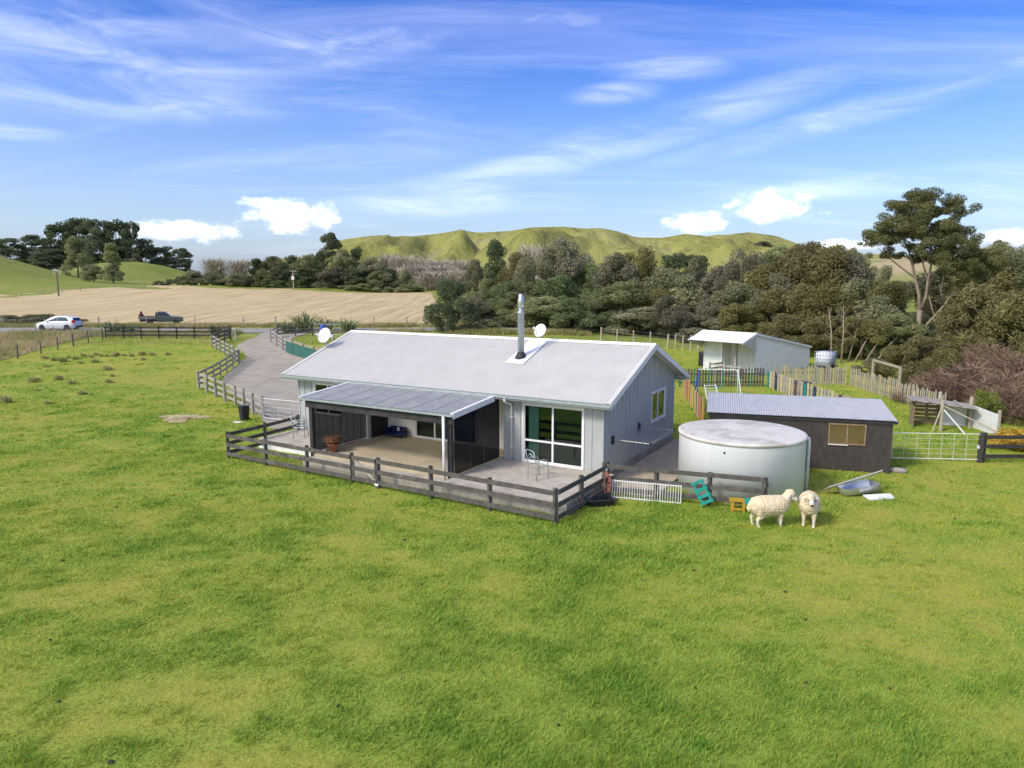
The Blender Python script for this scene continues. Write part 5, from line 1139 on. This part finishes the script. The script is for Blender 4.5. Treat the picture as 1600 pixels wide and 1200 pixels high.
def ute():
    x, y = -40.0, 80.0; t = thing('farm_ute', 'dark green flat deck ute parked beyond the road fence', 'ute', (x, y, gz(x, y)+.05), R(22)); t.scale = (.92, .92, .92); bpy.context.view_layer.update()
    def ring(px, hw, zb, zt, hw_t): return [(px, -hw, zb), (px, hw, zb), (px, hw, zt-.12), (px, hw_t, zt), (px, -hw_t, zt), (px, -hw, zt-.12)]
    b = loft([ring(2.35, .70, .50, .92, .62), ring(2.15, .84, .42, 1.02, .78), ring(1.1, .86, .42, 1.10, .80), ring(.2, .86, .42, 1.14, .82), ring(-.55, .86, .42, 1.14, .82)]); b.build('body', 'ute_green', t)
    b = MB(); P = [(.95, 1.12, .80), (.42, 1.66, .64), (-.42, 1.70, .64), (-.56, 1.14, .80)]; b.v = [q for px, z, hw in P for q in ((px, -hw, z), (px, hw, z))]; b.f = [(0, 1, 3, 2), (2, 3, 5, 4), (4, 5, 7, 6), (0, 2, 4, 6), (1, 7, 5, 3)]; b.build('cab', 'ute_green', t)
    b = MB(); b.add([(.92, -.72, 1.17), (.92, .72, 1.17), (.47, .60, 1.62), (.47, -.60, 1.62)], [(0, 1, 2, 3)]); b.v = [(p[0]+.025, p[1], p[2]+.02) for p in b.v]; b.build('windscreen', 'car_glass', t)
    b = MB(); b.add([(-.52, -.66, 1.24), (-.52, .66, 1.24), (-.45, .56, 1.60), (-.45, -.56, 1.60)], [(3, 2, 1, 0)]); b.v = [(p[0]-.03, p[1], p[2]) for p in b.v]; b.build('rear_window', 'car_glass', t)
    for s_ in (-1, 1):
        b = MB(); b.add([(.78, s_*.80, 1.18), (.40, s_*.70, 1.58), (-.36, s_*.70, 1.60), (-.42, s_*.80, 1.18)], [(0, 1, 2, 3)]); b.build('side_window', 'car_glass', t)
        b = MB(); b.box((2.14, s_*.62-.14, .74), (2.36, s_*.62+.14, .9)); b.build('headlight', 'bright_metal', t)
        for px in (1.55, -1.45): wheel(t, px, s_*.76, .37, s_)
        b = MB(); b.box((-2.58, s_*.82-.02, .92), (-.66, s_*.82+.02, 1.16)); b.build('tray_side', 'tray_grey', t)
    b = MB(); b.box((-2.6, -.86, .84), (-.64, .86, .92)); b.build('tray', 'tray_grey', t)
    b = MB(); b.box((-.70, -.80, .93), (-.64, .80, 1.62)); b.build('headboard', 'tray_grey', t)
    b = MB(); b.box((-2.5, -.40, .48), (-.6, .40, .80)); b.build('chassis', 'black_plastic', t)
    p = t.matrix_basis@Vector((-2.3, -.3, .925)); u = thing('bundle', 'dark red bundle on the tail of the ute tray', 'bundle', p); b = MB(); b.lathe([(.10, 0), (.26, .08), (.28, .3), (.18, .5), (.10, .56), (.13, .66), (.05, .78)], 10); b.smooth = True; b.build('sack', 'maroon', u)
ute()

# ------------------------------------------------------------------ yard things
def chair(label, u, v, rz, arms=True):
    x, y = house_pt(u, v); t = thing('tube_chair', label, 'chair', (x, y, ZF), HR+rz); m = 'galv'
    for s_ in (-1, 1):
        b = MB(); b.tube([(s_*.24, .22, 0), (s_*.25, .20, .44), (s_*.23, .26, .66), (s_*.22, .32, .95)], .016, 6); b.smooth = True; b.build('back_leg', m, t)
        b = MB(); b.tube([(s_*.25, -.26, 0), (s_*.26, -.24, .42), (s_*.27, -.20, .62), (s_*.27, -.08, .67), (s_*.25, .22, .64)], .016, 6); b.smooth = True; b.build('arm', m, t)
        b = MB(); b.tube([(s_*.25, -.24, .43), (s_*.24, .20, .43)], .013, 6); b.build('side_rail', m, t)
    b = MB(); b.tube([(-.22, .32, .95), (-.1, .335, .985), (.1, .335, .985), (.22, .32, .95)], .016, 6); b.build('top_rail', m, t)
    b = MB(); b.tube([(-.25, -.24, .43), (.25, -.24, .43)], .013, 6); b.build('front_rail', m, t)
    b = MB(); b.tube([(-.24, .20, .44), (.24, .20, .44)], .013, 6); b.build('rear_rail', m, t)
    b = MB(); b.tube([(-.17, .285, .74), (0, .30, .86), (.17, .285, .74)], .010, 6); b.build('back_hoop', m, t)
chair('bare tubular metal chair frame on the right deck by the sliding door', 2.05, -1.15, R(155))
chair('bare tubular metal chair frame on the left deck beside the gate', 13.6, -.65, R(120))
def pot():
    x, y = house_pt(10.45, -1.95); t = thing('pot_plant', 'terracotta pot with a dead brown plant on the patio edge', 'plant pot', (x, y, ZF))
    b = MB(); b.lathe([(.12, 0), (.19, .28), (.215, .28), (.215, .34), (.19, .34), (.17, .30)], 20); b.smooth = True; b.build('pot', 'terracotta', t)
    b = MB(); b.lathe([(.01, .31), (.175, .30)], 16); b.build('soil', 'bark', t)
    rng = np.random.default_rng(3); Vs = []
    for i in range(120):
        a = rng.uniform(0, 6.28); d = np.array([math.cos(a), math.sin(a), 0]); L = rng.uniform(.12, .42); s_ = np.array([-math.sin(a), math.cos(a), 0])*.018; o = np.array([0, 0, .30]); q = [o+d*.05, o+d*L*.4+np.array([0, 0, L*.9]), o+d*L*.8+np.array([0, 0, L*.8]), o+d*L+np.array([0, 0, L*.4])]
        for k in range(3): Vs += [q[k]-s_, q[k]+s_, q[k+1]+s_*.6, q[k+1]-s_*.6]
    V = np.array(Vs); me = attr_mesh('dead_plant', V, np.arange(len(V)).reshape(-1, 4)); link('plant', me, t, 'dead_leaf')
pot()
def crate():
    x, y = house_pt(10.12, 1.35); t = thing('storage_bench', 'dark blue plastic bench box against the white porch wall', 'bench', (x, y, ZF), HR); t.scale = (.72, .8, .85)
    b = MB(); b.box((-.62, -.25, .12), (.62, .25, .17)); b.build('seat', 'blue_plastic', t)
    b = MB(); b.box((-.62, .22, .17), (.62, .26, .48)); b.build('back', 'blue_plastic', t)
    for s_ in (-1, 1):
        b = MB(); b.box((s_*.60-.03, -.25, .17), (s_*.60+.03, .22, .42)); b.build('side', 'blue_plastic', t)
        for q in (-.2, .2): b = MB(); b.box((s_*.55-.025, q-.025, 0), (s_*.55+.025, q+.025, .12)); b.build('leg', 'black_plastic', t)
    b = MB(); b.box((-.10, .205, .26), (.06, .218, .44)); b.build('sticker', 'white_trim', t)
crate()
def bin_():
    x, y = -13.35, 34.15; t = thing('wheelie_bin', 'black upright bin leaning on the driveway fence', 'bin', (x, y, 0), R(-40)); t.scale = (.72, .72, .78)
    b = MB(); b.add([(-.2, -.22, .06), (.2, -.22, .06), (.2, .22, .06), (-.2, .22, .06), (-.26, -.28, .92), (.26, -.28, .92), (.26, .28, .92), (-.26, .28, .92)], [(0, 3, 2, 1), (4, 5, 6, 7), (0, 1, 5, 4), (1, 2, 6, 5), (2, 3, 7, 6), (3, 0, 4, 7)]); b.build('body', 'black_plastic', t)
    b = MB(); b.box((-.28, -.30, .925), (.28, .30, .98)); b.build('lid', 'black_plastic', t)
    for s_ in (-1, 1): b = MB(); b.lathe([(.10, -.02), (.10, .02)], 12); b.v = [(s_*.2+p[2], .24+p[0], .10+p[1]) for p in b.v]; b.build('wheel', 'tyre', t)
    b = MB(); b.tube([(-.2, .31, .9), (.2, .31, .9)], .015, 6); b.build('handle', 'black_plastic', t)
    b = MB(); b.box((-.3, -.5, 0), (.2, -.3, .05)); s_ = thing('white_slab', 'small white block on the grass below the black bin', 'block', (x+.05, y-.15, 0), R(-20)); b.build('slab', 'white_trim', s_)
bin_()
def hay():
    x, y = -16.7, 34.6; rng = np.random.default_rng(8); n = 1500; a = rng.uniform(0, 6.28, n); r = np.sqrt(rng.random(n))*(.75+.35*np.sin(a*3)+.2*np.sin(a*5+1)); px = r*np.cos(a)*1.25; py = r*np.sin(a)*1.1; pz = .02+.10*np.clip(1-r, 0, 1)*rng.random(n)
    an = rng.uniform(0, 6.28, n); L = rng.uniform(.08, .2, n); dx, dy = np.cos(an)*L, np.sin(an)*L; w = .012
    V = np.stack([np.stack([px-dx-dy*w*8, py-dy+dx*w*8, pz], 1), np.stack([px-dx+dy*w*8, py-dy-dx*w*8, pz], 1), np.stack([px+dx, py+dy, pz+rng.uniform(0, .05, n)], 1)], 1).reshape(-1, 3)
    me = attr_mesh('hay', V, np.arange(len(V)).reshape(-1, 3)); o = link('hay_patch', me, None, 'straw'); o.location = (x, y, .03); tag(o, 'pale scatter of spilt hay on the paddock grass', 'hay', kind='stuff')
hay()
def panel():
    a, e = Vector((3.18, 21.42, 0)), Vector((5.20, 20.75, 0)); d = e-a; L = d.length; t = thing('white_railing', 'low white barred panel leaning on the yard fence', 'railing', a, math.atan2(d.y, d.x))
    n = 27
    for i in range(n+1):
        x = L*i/n; b = MB(); r = .016 if i in (0, 13, 19, n) else .009; b.tube([(x, -.02, .02), (x, .06, .62)], r, 6); b.build('bar', 'white_trim', t)
    for z, y in ((.06, -.015), (.58, .055)): b = MB(); b.tube([(0, y, z), (L, y, z)], .015, 6); b.build('rail', 'white_trim', t)
panel()
def hose():
    x, y = 2.98, 21.50; t = thing('hose_coil', 'faded red hose coiled on the deck corner post', 'hose', (x, y, .0)); rng = random.Random(2)
    for k in range(5):
        b = MB(); w = .055+.012*k; P = []
        for i in range(25): a = 2*math.pi*i/24; P.append((w*math.cos(a)+.01*k, -.10-.016*k, .50+(.40-.03*k)*math.sin(a)+.02*math.cos(3*a+k)))
        b.tube(P, .019, 6); b.smooth = True; b.build('loop', 'red_hose', t)
    b = MB(); b.box((-.03, -.2, .93), (.03, .0, .97)); b.build('hook', 'galv', t)
hose()
def tub():
    t = thing('feed_tub', 'shallow black plastic tub on the grass at the deck corner', 'tub', (2.70, 20.75, 0), R(12)); o = [(-.42, -.28), (.42, -.28), (.42, .28), (-.42, .28)]; i_ = [(-.36, -.23), (.36, -.23), (.36, .23), (-.36, .23)]
    b = MB(); V = [(x*.86, y*.86, 0) for x, y in o]+[(x, y, .24) for x, y in o]+[(x, y, .24) for x, y in i_]+[(x*.86, y*.86, .05) for x, y in i_]
    F_ = [(0, 3, 2, 1)]+[(k, (k+1) % 4, 4+(k+1) % 4, 4+k) for k in range(4)]+[(4+k, 4+(k+1) % 4, 8+(k+1) % 4, 8+k) for k in range(4)]+[(8+k, 8+(k+1) % 4, 12+(k+1) % 4, 12+k) for k in range(4)]+[(12, 13, 14, 15)]
    b.add(V, F_); b.build('basin', 'black_plastic', t)
    b = MB(); b.tube([(-.47, -.33, .235), (.47, -.33, .235), (.47, .33, .235), (-.47, .33, .235), (-.47, -.33, .235)], .025, 6); b.build('rim', 'black_plastic', t)
tub()
def frame_toy():
    t = thing('step_ladder', 'teal plastic step frame hanging askew on the yard fence', 'step frame', (5.95, 20.45, .10), R(-17)); m = Matrix.Rotation(R(-28), 3, 'Y')
    def bx(p, q, nm): b = MB(); b.box(p, q); b.v = [tuple(m@Vector(v)+Vector((0, -.12, .10))) for v in b.v]; b.build(nm, 'teal', t)
    for x in (-.17, .11): bx((x, -.03, 0), (x+.06, .03, .72), 'side')
    for z in (.0, .20, .42, .66): bx((-.20, -.04, z), (.20, .05, z+.07), 'rung')
frame_toy()
def yellow_toy():
    t = thing('plastic_stool', 'yellow and green plastic toy stool at the fence end behind the sheep', 'stool', (6.75, 20.10, 0), R(-14)); t.scale = (.85, .8, .8)
    b = MB(); b.box((-.30, -.16, .42), (.22, .14, .50)); b.build('seat', 'yellow', t)
    b = MB(); b.box((.225, -.16, .36), (.42, .14, .52)); b.build('end_block', 'teal', t)
    for x in (-.24, .14): b = MB(); b.box((x, -.15, 0), (x+.10, -.07, .415)); b.build('leg', 'yellow', t); b = MB(); b.box((x, .05, 0), (x+.10, .13, .415)); b.build('leg', 'yellow', t)
    b = MB(); b.box((-.13, -.14, .10), (.135, -.10, .18)); b.build('stretcher', 'yellow', t)
yellow_toy()
def bath():
    t = thing('old_trough', 'battered half round metal trough lying tilted on the grass before the brown shed', 'trough', (11.15, 21.75, 0), R(10))
    b = MB(); n = 14; L0_, L1_ = -.55, .62; V = []; 
    for x, r in ((L0_-.12, .12), (L0_, .30), (-.1, .33), (L1_-.05, .33), (L1_, .27)):
        for k in range(n+1): a = math.pi*(1+k/n); V.append((x, r*math.cos(a), .36+r*1.05*math.sin(a)+.10*(x)))
    b.v = V
    for i in range(4):
        for k in range(n): q = i*(n+1)+k; b.f.append((q, q+1, q+n+2, q+n+1))
    b.f.append(tuple(range(n+1))); b.f.append(tuple(4*(n+1)+k for k in range(n+1))[::-1]); b.smooth = True; b.build('basin', 'bright_metal', t)
    b = MB(); b.beam((-1.05, .12, .24), (.85, .12, .70), .36, .03, up=(0, .5, .8)); b.build('lid_sheet', 'galv_roof', t)
    s_ = thing('white_board', 'white painted board lying on the grass in front of the trough', 'board', (11.62, 21.30, 0), R(6)); b = MB(); b.add([(-.42, -.16, .03), (.40, -.16, .05), (.46, .16, .10), (-.46, .16, .08), (-.42, -.16, .07), (.40, -.16, .09), (.46, .16, .14), (-.46, .16, .12)], [(0, 3, 2, 1), (4, 5, 6, 7), (0, 1, 5, 4), (1, 2, 6, 5), (2, 3, 7, 6), (3, 0, 4, 7)]); b.build('plank', 'white_trim', s_)
    s_ = thing('timber_log', 'short weathered log on the grass right of the brown shed', 'log', (13.85, 24.35, 0), R(-25)); b = MB(); b.tube([(-.28, 0, .10), (0, .01, .11), (.28, 0, .10)], [.095, .105, .095], 10); b.smooth = True; b.build('wood', 'grey_timber', s_)
bath()
def hutch():
    t = thing('animal_hutch', 'rickety animal shelter of pallets and posts near the stick fence', 'shelter', (20.2, 32.3, 0), R(-20))
    for k in range(6): b = MB(); b.box((-1.15, .55, .08+k*.19), (.15, .585, .22+k*.19)); b.build('slat', 'pallet_timber', t)
    for k in range(5): b = MB(); b.box((-1.2, -.5, .08+k*.2), (-1.165, .5, .24+k*.2)); b.build('slat', 'pallet_timber', t)
    for x in (-1.1, -.5, .1): b = MB(); b.box((x, .59, 0), (x+.09, .67, 1.25)); b.build('upright', 'pallet_timber', t)
    b = MB(); b.box((.18, .55, .05), (1.2, .59, 1.05)); b.build('panel', 'white_steel', t)
    b = MB(); b.beam((-1.35, .1, 1.34), (1.35, .1, 1.08), 1.5, .04); b.build('roof_sheet', 'grey_timber', t)
    for k in range(4): b = MB(); b.beam((-1.2+.6*k, -.7, 1.38-.055*k), (-1.1+.6*k, .85, 1.38-.055*k), .09, .05); b.build('roof_batten', 'grey_timber', t)
    for x, y, h in ((-.15, -.95, 1.45), (1.28, .3, 1.5), (-1.0, .8, 1.6), (.1, .85, 1.6)): b = MB(); b.tube([(x, y, -.1), (x, y, h)], .085, 8); b.build('post', 'pale_timber', t)
    for p, q, m in (((-.15, -.95, 1.1), (.75, -1.25, .02), 'white_trim'), ((-.15, -.95, 1.2), (-.55, -1.3, .02), 'pale_timber'), ((-.1, -.95, 1.2), (2.3, -1.6, .05), 'pale_timber')): b = MB(); b.tube([p, q], .035, 6); b.build('brace', m, t)
    w = thing('white_panel_fence', 'white ribbed sheet fence right of the pallet shelter', 'fence', (21.65, 32.5, 0), math.atan2(-2.15, -.1))
    for k in range(6): b = MB(); b.prism([(0, .05+k*.18), (2.15, .05+k*.16), (2.15, .20+k*.16), (0, .22+k*.18)], 1, -.012-.006*(k % 2), .012); b.build('board', 'white_steel', w)
    for x in (.02, 2.12): b = MB(); b.box((x-.05, .02, -.05), (x+.05, .12, 1.2)); b.build('post', 'pale_timber', w)
hutch()
def garden():
    t = thing('goal_frame', 'pale timber frame standing over the stick fence', 'frame', (22.9, 43.9, 0))
    a, e = Vector((0, 0, 0)), Vector((-.55, -4.1, 0))
    for p in (a, e): b = MB(); b.beam(p, p+Vector((0, 0, 1.95)), .11, .11); b.build('post', 'pale_timber', t)
    b = MB(); b.beam(a+Vector((0, 0, 1.95)), e+Vector((0, 0, 1.95)), .09, .12); b.build('crossbar', 'pale_timber', t)
    t = thing('garden_chair', 'cream metal garden lounger inside the coloured picket fence', 'chair', (11.2, 38.2, 0), R(10))
    for s_ in (-1, 1): b = MB(); b.tube([(s_*.35, -.6, .05), (s_*.35, .1, .45), (s_*.33, .5, 1.15)], .025, 6); b.build('side_frame', 'white_trim', t); b = MB(); b.tube([(s_*.35, .3, 0), (s_*.7, -.1, .5), (s_*.9, -.6, .35)], .02, 6); b.build('leg', 'white_trim', t)
    for k in range(5): f = k/4; b = MB(); b.tube([(-.34, .14+.34*f, .50+.6*f), (.34, .14+.34*f, .50+.6*f)], .02, 6); b.build('slat', 'white_trim', t)
    for k in range(4): f = k/3; b = MB(); b.tube([(-.35, -.5+.55*f, .12+.30*f), (.35, -.5+.55*f, .12+.30*f)], .02, 6); b.build('slat', 'white_trim', t)
    t = thing('swing_frame', 'blue legged swing frame in front of the dark green palings', 'swing', (12.6, 42.2, 0), R(-8))
    for s_ in (-1, 1):
        for y in (-.6, .6): b = MB(); b.tube([(s_*1.15+s_*.15, y, 0), (s_*1.15, 0, 1.55)], .03, 6); b.build('leg', 'bright_blue' if s_ < 0 else 'white_trim', t)
    b = MB(); b.tube([(-1.2, 0, 1.55), (1.2, 0, 1.55)], .03, 6); b.build('top_bar', 'white_trim', t)
    b = MB(); b.box((-.2, -.1, .45), (.2, .1, .48)); b.build('seat', 'teal', t)
    for s_ in (-1, 1): b = MB(); b.tube([(s_*.2, 0, .47), (s_*.2, 0, 1.55)], .008, 5); b.build('rope', 'white_trim', t)
    t = thing('paddling_pool', 'round teal plastic pool inside the garden behind the brown shed', 'pool', (12.6, 37.2, 0)); b = MB(); b.lathe([(.75, 0), (.85, .28), (.90, .30), (.86, .33), (.80, .30), (.72, .05), (.01, .04)], 28); b.smooth = True; b.build('basin', 'teal', t)
    t = thing('compost_bin', 'black bin among the vegetable garden palings', 'bin', (17.75, 41.6, 0), R(15)); b = MB(); b.lathe([(.34, 0), (.36, .1), (.28, .75), (.22, .80)], 16); b.build('body', 'black_plastic', t); b = MB(); b.lathe([(.30, .80), (.30, .85), (.05, .90)], 16); b.build('lid', 'black_plastic', t)
    t = thing('barrel', 'blue barrel in the small pen behind the driveway', 'barrel', (-19.0, 70.2, gz(-19, 70.2))); b = MB(); b.lathe([(.28, 0), (.31, .1), (.31, .8), (.28, .9)], 16); b.smooth = True; b.build('drum', 'bright_blue', t); b = MB(); b.lathe([(.27, .9), (.27, .93), (.01, .93)], 16); b.build('lid', 'bright_blue', t)
    t = thing('water_trough', 'low white trough on the grass by the small pen', 'trough', (-17.6, 66.6, gz(-17.6, 66.6))); b = MB(); b.box((-.5, -.2, .25), (.5, .2, .5)); b.build('basin', 'white_trim', t)
    for s_ in (-1, 1): b = MB(); b.box((s_*.4-.05, -.15, 0), (s_*.4+.05, .15, .25)); b.build('leg', 'white_trim', t)
    for i, (px, py, tp, D, l) in enumerate(((92, 462, 424, 155, 'far power pole at the foot of the left green slope'), (459, 450, 421, 195, 'pale power pole in front of the dark grove'))):
        p = at(px, py, D); q = at(px, tp, D); z = gz(p.x, D); t = thing('power_pole', l, 'power pole', (p.x, D, z)); h = q.z-z; b = MB(); b.tube([(0, 0, -.2), (0, 0, h)], [.18, .12], 8); b.build('pole', 'pale_timber' if i else 'bark', t); b = MB(); b.box((-.9, -.06, h-.5), (.9, .06, h-.36)); b.build('crossarm', 'grey_timber', t)
        for x in (-.8, 0, .8): b = MB(); b.lathe([(.05, 0), (.06, .1), (.02, .2)], 8, (x, 0, h-.36)); b.build('insulator', 'white_trim', t)
        if i: b = MB(); b.box((-.35, -.5, h-2.8), (.35, -.13, h-1.8)); b.build('transformer', 'white_steel', t)
garden()
# rank grass tussocks in the far paddock
tm = None; rngT = np.random.default_rng(77)
def tussock_mesh():
    Vs = []; Ts = []
    for i in range(160):
        a = rngT.uniform(0, 6.28); o = np.array([math.cos(a), math.sin(a), 0])*.28*rngT.random()**.5; L = rngT.uniform(.22, .42); out = rngT.uniform(.1, .8); s_ = np.array([-math.sin(a), math.cos(a), 0])*.014; d = np.array([math.cos(a), math.sin(a), 0])
        q = [o, o+d*out*.12+np.array([0, 0, L*.8]), o+d*out*.3+np.array([0, 0, L*(1-.4*out)])]
        for k in range(2): Vs += [q[k]-s_, q[k]+s_, q[k+1]+s_*(.7-.5*k), q[k+1]-s_*(.7-.5*k)]; Ts += [rngT.uniform(0, 1)]*4
    V = np.array(Vs); me = attr_mesh('tussock', V, np.arange(len(V)).reshape(-1, 4), np.array(Ts)); me.materials.append(M['tussock']); return me
TM = tussock_mesh(); spots = [(50, 517+80), (92, 593), (58, 594), (75, 631), (70, 560), (85, 563), (118, 561), (130, 556), (143, 558), (150, 553), (158, 556), (167, 556), (178, 556), (182, 553), (193, 555), (222, 552), (236, 553), (262, 552), (223, 562), (148, 566), (126, 568), (72, 573), (168, 578), (175, 588), (170, 598), (112, 600), (10, 629), (60, 610), (128, 616), (98, 565), (107, 559), (205, 556)]
RKT = {}
spots.sort()
for i, (px, py) in enumerate(spots):
    d = Vector(((px-800)/F_PX, cP-(py-600)/F_PX*sP, -sP-(py-600)/F_PX*cP)); k = CAM_Z/-d.z
    for _ in range(25): k = (CAM_Z-gz(d.x*k, d.y*k))/-d.z
    o = link('grass_tussock', TM); s_ = random.uniform(.55, 1.1); o.location = (d.x*k, d.y*k, gz(d.x*k, d.y*k)); o.scale = (s_*1.0, s_*1.0, s_*random.uniform(.8, 1.2)); o.rotation_euler = (0, 0, random.uniform(0, 6.28))
    tag(o, 'olive brown rank grass tussock in the left paddock short of the road fence', 'tussock', 'grass tussocks in the left paddock')

# ------------------------------------------------------------------ grass
def grass():
    rng = np.random.default_rng(4); pts = []
    bands = [(8.2, 12, 950), (12, 16, 900), (16, 21, 600), (21, 28, 330), (28, 40, 150), (40, 68, 60)]
    for y0, y1, dn in bands:
        w0 = .76*y1+2; n = int(dn*2*w0*(y1-y0)); x = rng.uniform(-w0, w0, n); y = rng.uniform(y0, y1, n); k = np.abs(x) < .76*y+1.5; pts.append(np.stack([x[k], y[k]], 1))
    P = np.concatenate(pts); x, y = P[:, 0], P[:, 1]
    c, s_ = math.cos(HR), math.sin(HR); lx = (x-HO[0])*c+(y-HO[1])*s_; ly = -(x-HO[0])*s_+(y-HO[1])*c; u = -lx; v = ly
    bad = (u > -.02)&(u < 4.55)&(v > -3.14)&(v < 1); bad |= (u > 4.4)&(u < 11.1)&(v > -3.10)&(v < 1); bad |= (u > 10.9)&(u < 15)&(v > -1.8)&(v < 1); bad |= (u > .3)&(u < 15)&(v > .5)&(v < 8.4); bad |= (u > -1.65)&(u < .5)&(v > -.1)&(v < 8.4)
    bad |= (x-7.6)**2+(y-22.62)**2 < 2.02**2
    sx, sy = x-7.47, y-25.93; a = math.atan2(-1.75, 6.01); qx = sx*math.cos(a)+sy*math.sin(a); qy = -sx*math.sin(a)+sy*math.cos(a); bad |= (qx > -.02)&(qx < 6.3)&(qy > -.02)&(qy < 2.65)
    Lp = np.array([(-25.2, 67.5), (-25.2, 63.6), (-22.2, 58.2), (-21.3, 53), (-20.2, 47.6), (-16.5, 41.5), (-13.1, 35.6), (-11.3, 32)]); Rp = np.array([(-21, 68), (-20.8, 65), (-18.4, 61.2), (-14.8, 56.6), (-11, 51), (-7.6, 45.5), (-6.2, 40), (-8.6, 32)])
    xl = np.interp(y, Lp[::-1, 1], Lp[::-1, 0]); xr = np.interp(y, Rp[::-1, 1], Rp[::-1, 0]); bad |= (y > 32)&(x > xl-.1)&(x < xr)
    bad |= (x > 16)&(y > 46)
    ok = ~bad; x = x[ok]; y = y[ok]; n = len(x); lu = lush(x, y)
    # taller tufts standing out of the sward
    nt = 3600; ty = 8.5+52*rng.random(nt)**1.9; tx = rng.uniform(-1, 1, nt)*(.76*ty+1); tl = lush(tx, ty); kt = rng.random(nt) < .15+1.1*tl; tx, ty, tl = tx[kt], ty[kt], tl[kt]
    dup_ = 34; ex = np.repeat(tx, dup_)+rng.normal(size=len(tx)*dup_)*.075; ey = np.repeat(ty, dup_)+rng.normal(size=len(tx)*dup_)*.06; TUFT = (ex, ey, np.repeat(np.clip(tl+.12, .2, 1), dup_))
    keep = rng.random(n) < .62+.55*lu; x = x[keep]; y = y[keep]; lu = lu[keep]; n = len(x)
    far = np.clip((y-11)/30, 0, 1); h = (.030+.075*lu**1.5)*rng.uniform(.5, 1.45, n)*(1+.35*far); w = (.0075+.004*lu)*rng.uniform(.7, 1.4, n)*(1+3.2*far)
    def clear(x, y):
        lx = (x-HO[0])*c+(y-HO[1])*s_; ly = -(x-HO[0])*s_+(y-HO[1])*c; bad = (lx > -15.2)&(lx < 1.7)&(ly > -3.6)&(ly < 8.5)
        bad |= (x-7.6)**2+(y-22.62)**2 < 2.1**2; qx = (x-7.47)*math.cos(A_SH)+(y-25.93)*math.sin(A_SH); qy = -(x-7.47)*math.sin(A_SH)+(y-25.93)*math.cos(A_SH); bad |= (qx > -.1)&(qx < 6.4)&(qy > -.1)&(qy < 2.7)
        bad |= (y > 31.5)&(x > np.interp(y, Lp[::-1, 1], Lp[::-1, 0])-.3)&(x < np.interp(y, Rp[::-1, 1], Rp[::-1, 0])+.2); bad |= (x > 15.5)&(y > 45.5); return ~bad
    A_SH = math.atan2(-1.75, 6.01); tk = clear(TUFT[0], TUFT[1]); ex, ey, el_ = (q[tk] for q in TUFT); m_ = len(ex)
    x = np.r_[x, ex]; y = np.r_[y, ey]; lu = np.r_[lu, el_]; far = np.clip((y-11)/30, 0, 1); n = len(x)
    h = np.r_[h, rng.uniform(.06, .125, m_)]; w = np.r_[w, .007*rng.uniform(.7, 1.4, m_)*(1+2.5*far[-m_:])]
    a = rng.uniform(0, 6.28, n); ln = rng.uniform(.25, 1.1, n)*h; wd = .35; la = rng.uniform(0, 6.28, n); bx = np.cos(la)*ln+wd*h*.6; by = np.sin(la)*ln
    z = ground_z(x, y)+.008; dx, dy = np.cos(a)*w, np.sin(a)*w
    V = np.stack([np.stack([x-dx, y-dy, z], 1), np.stack([x+dx, y+dy, z], 1), np.stack([x+bx, y+by, z+h], 1)], 1).reshape(-1, 3)
    t = np.clip(lu+rng.normal(size=n)*.24, 0, 1); me = attr_mesh('grass', V, np.arange(len(V)).reshape(-1, 3), np.repeat(t, 3)); o = link('grass', me, None, 'grass_blade'); tag(o, 'uneven green and yellowish paddock grass', 'grass', kind='stuff')
    print('blades', n)
grass()
def verge():
    rng = np.random.default_rng(14); X = []; Y = []
    for (xa, xb, ya, yb, n) in ((-75, -27.5, 68.6, 71.2, 5200), (-75, 8, 76.2, 79.0, 9500), (-20, 8, 69.5, 72.0, 2600), (-75, -41.8, 54, 68.6, 7000)):
        X.append(rng.uniform(xa, xb, n)); Y.append(rng.uniform(ya, yb, n))
    x = np.concatenate(X); y = np.concatenate(Y); k = fbm(x/2.5, y/1.2, 91) > .40; x, y = x[k], y[k]; n = len(x); x = np.repeat(x, 6)+rng.normal(size=n*6)*.12; y = np.repeat(y, 6)+rng.normal(size=n*6)*.12; n = len(x)
    h = rng.uniform(.15, .55, n); w = .035; a = rng.uniform(0, 6.28, n); ln = h*rng.uniform(.2, .8, n); b_ = rng.uniform(0, 6.28, n); z = ground_z(x, y)+.02
    V = np.stack([np.stack([x-np.cos(a)*w, y-np.sin(a)*w, z], 1), np.stack([x+np.cos(a)*w, y+np.sin(a)*w, z], 1), np.stack([x+np.cos(b_)*ln, y+np.sin(b_)*ln, z+h], 1)], 1).reshape(-1, 3)
    t = np.clip(fbm(x/3, y/2, 95)*1.2-.05+.28*(y < 68.6)+rng.normal(size=n)*.2, 0, 1); me = attr_mesh('verge', V, np.arange(len(V)).reshape(-1, 3), np.repeat(t, 3)); o = link('verge_grass', me, None, 'verge'); tag(o, 'long dry roadside grass along both verges', 'grass', kind='stuff')
verge()
def dung():
    b = MB(); rng = random.Random(12)
    for i in range(38):
        y = 9+34*rng.random()**1.6; x = rng.uniform(-1, 1)*.72*y
        lx, ly = (x-HO[0])*math.cos(HR)+(y-HO[1])*math.sin(HR), -(x-HO[0])*math.sin(HR)+(y-HO[1])*math.cos(HR)
        if (-15.5 < lx < 2 and -4 < ly < 9) or x > 6 and y > 20: continue
        r = rng.uniform(.022, .048); b.lathe([(r, .0), (r*.9, .02), (r*.4, .03), (.002, .03)], 7, (x, y, gz(x, y)+.02))
    b.smooth = True; o = b.build('dung_pats', 'dung_brown', None); tag(o, 'small dark dung pats scattered over the paddock grass', 'dung', kind='stuff')
dung()
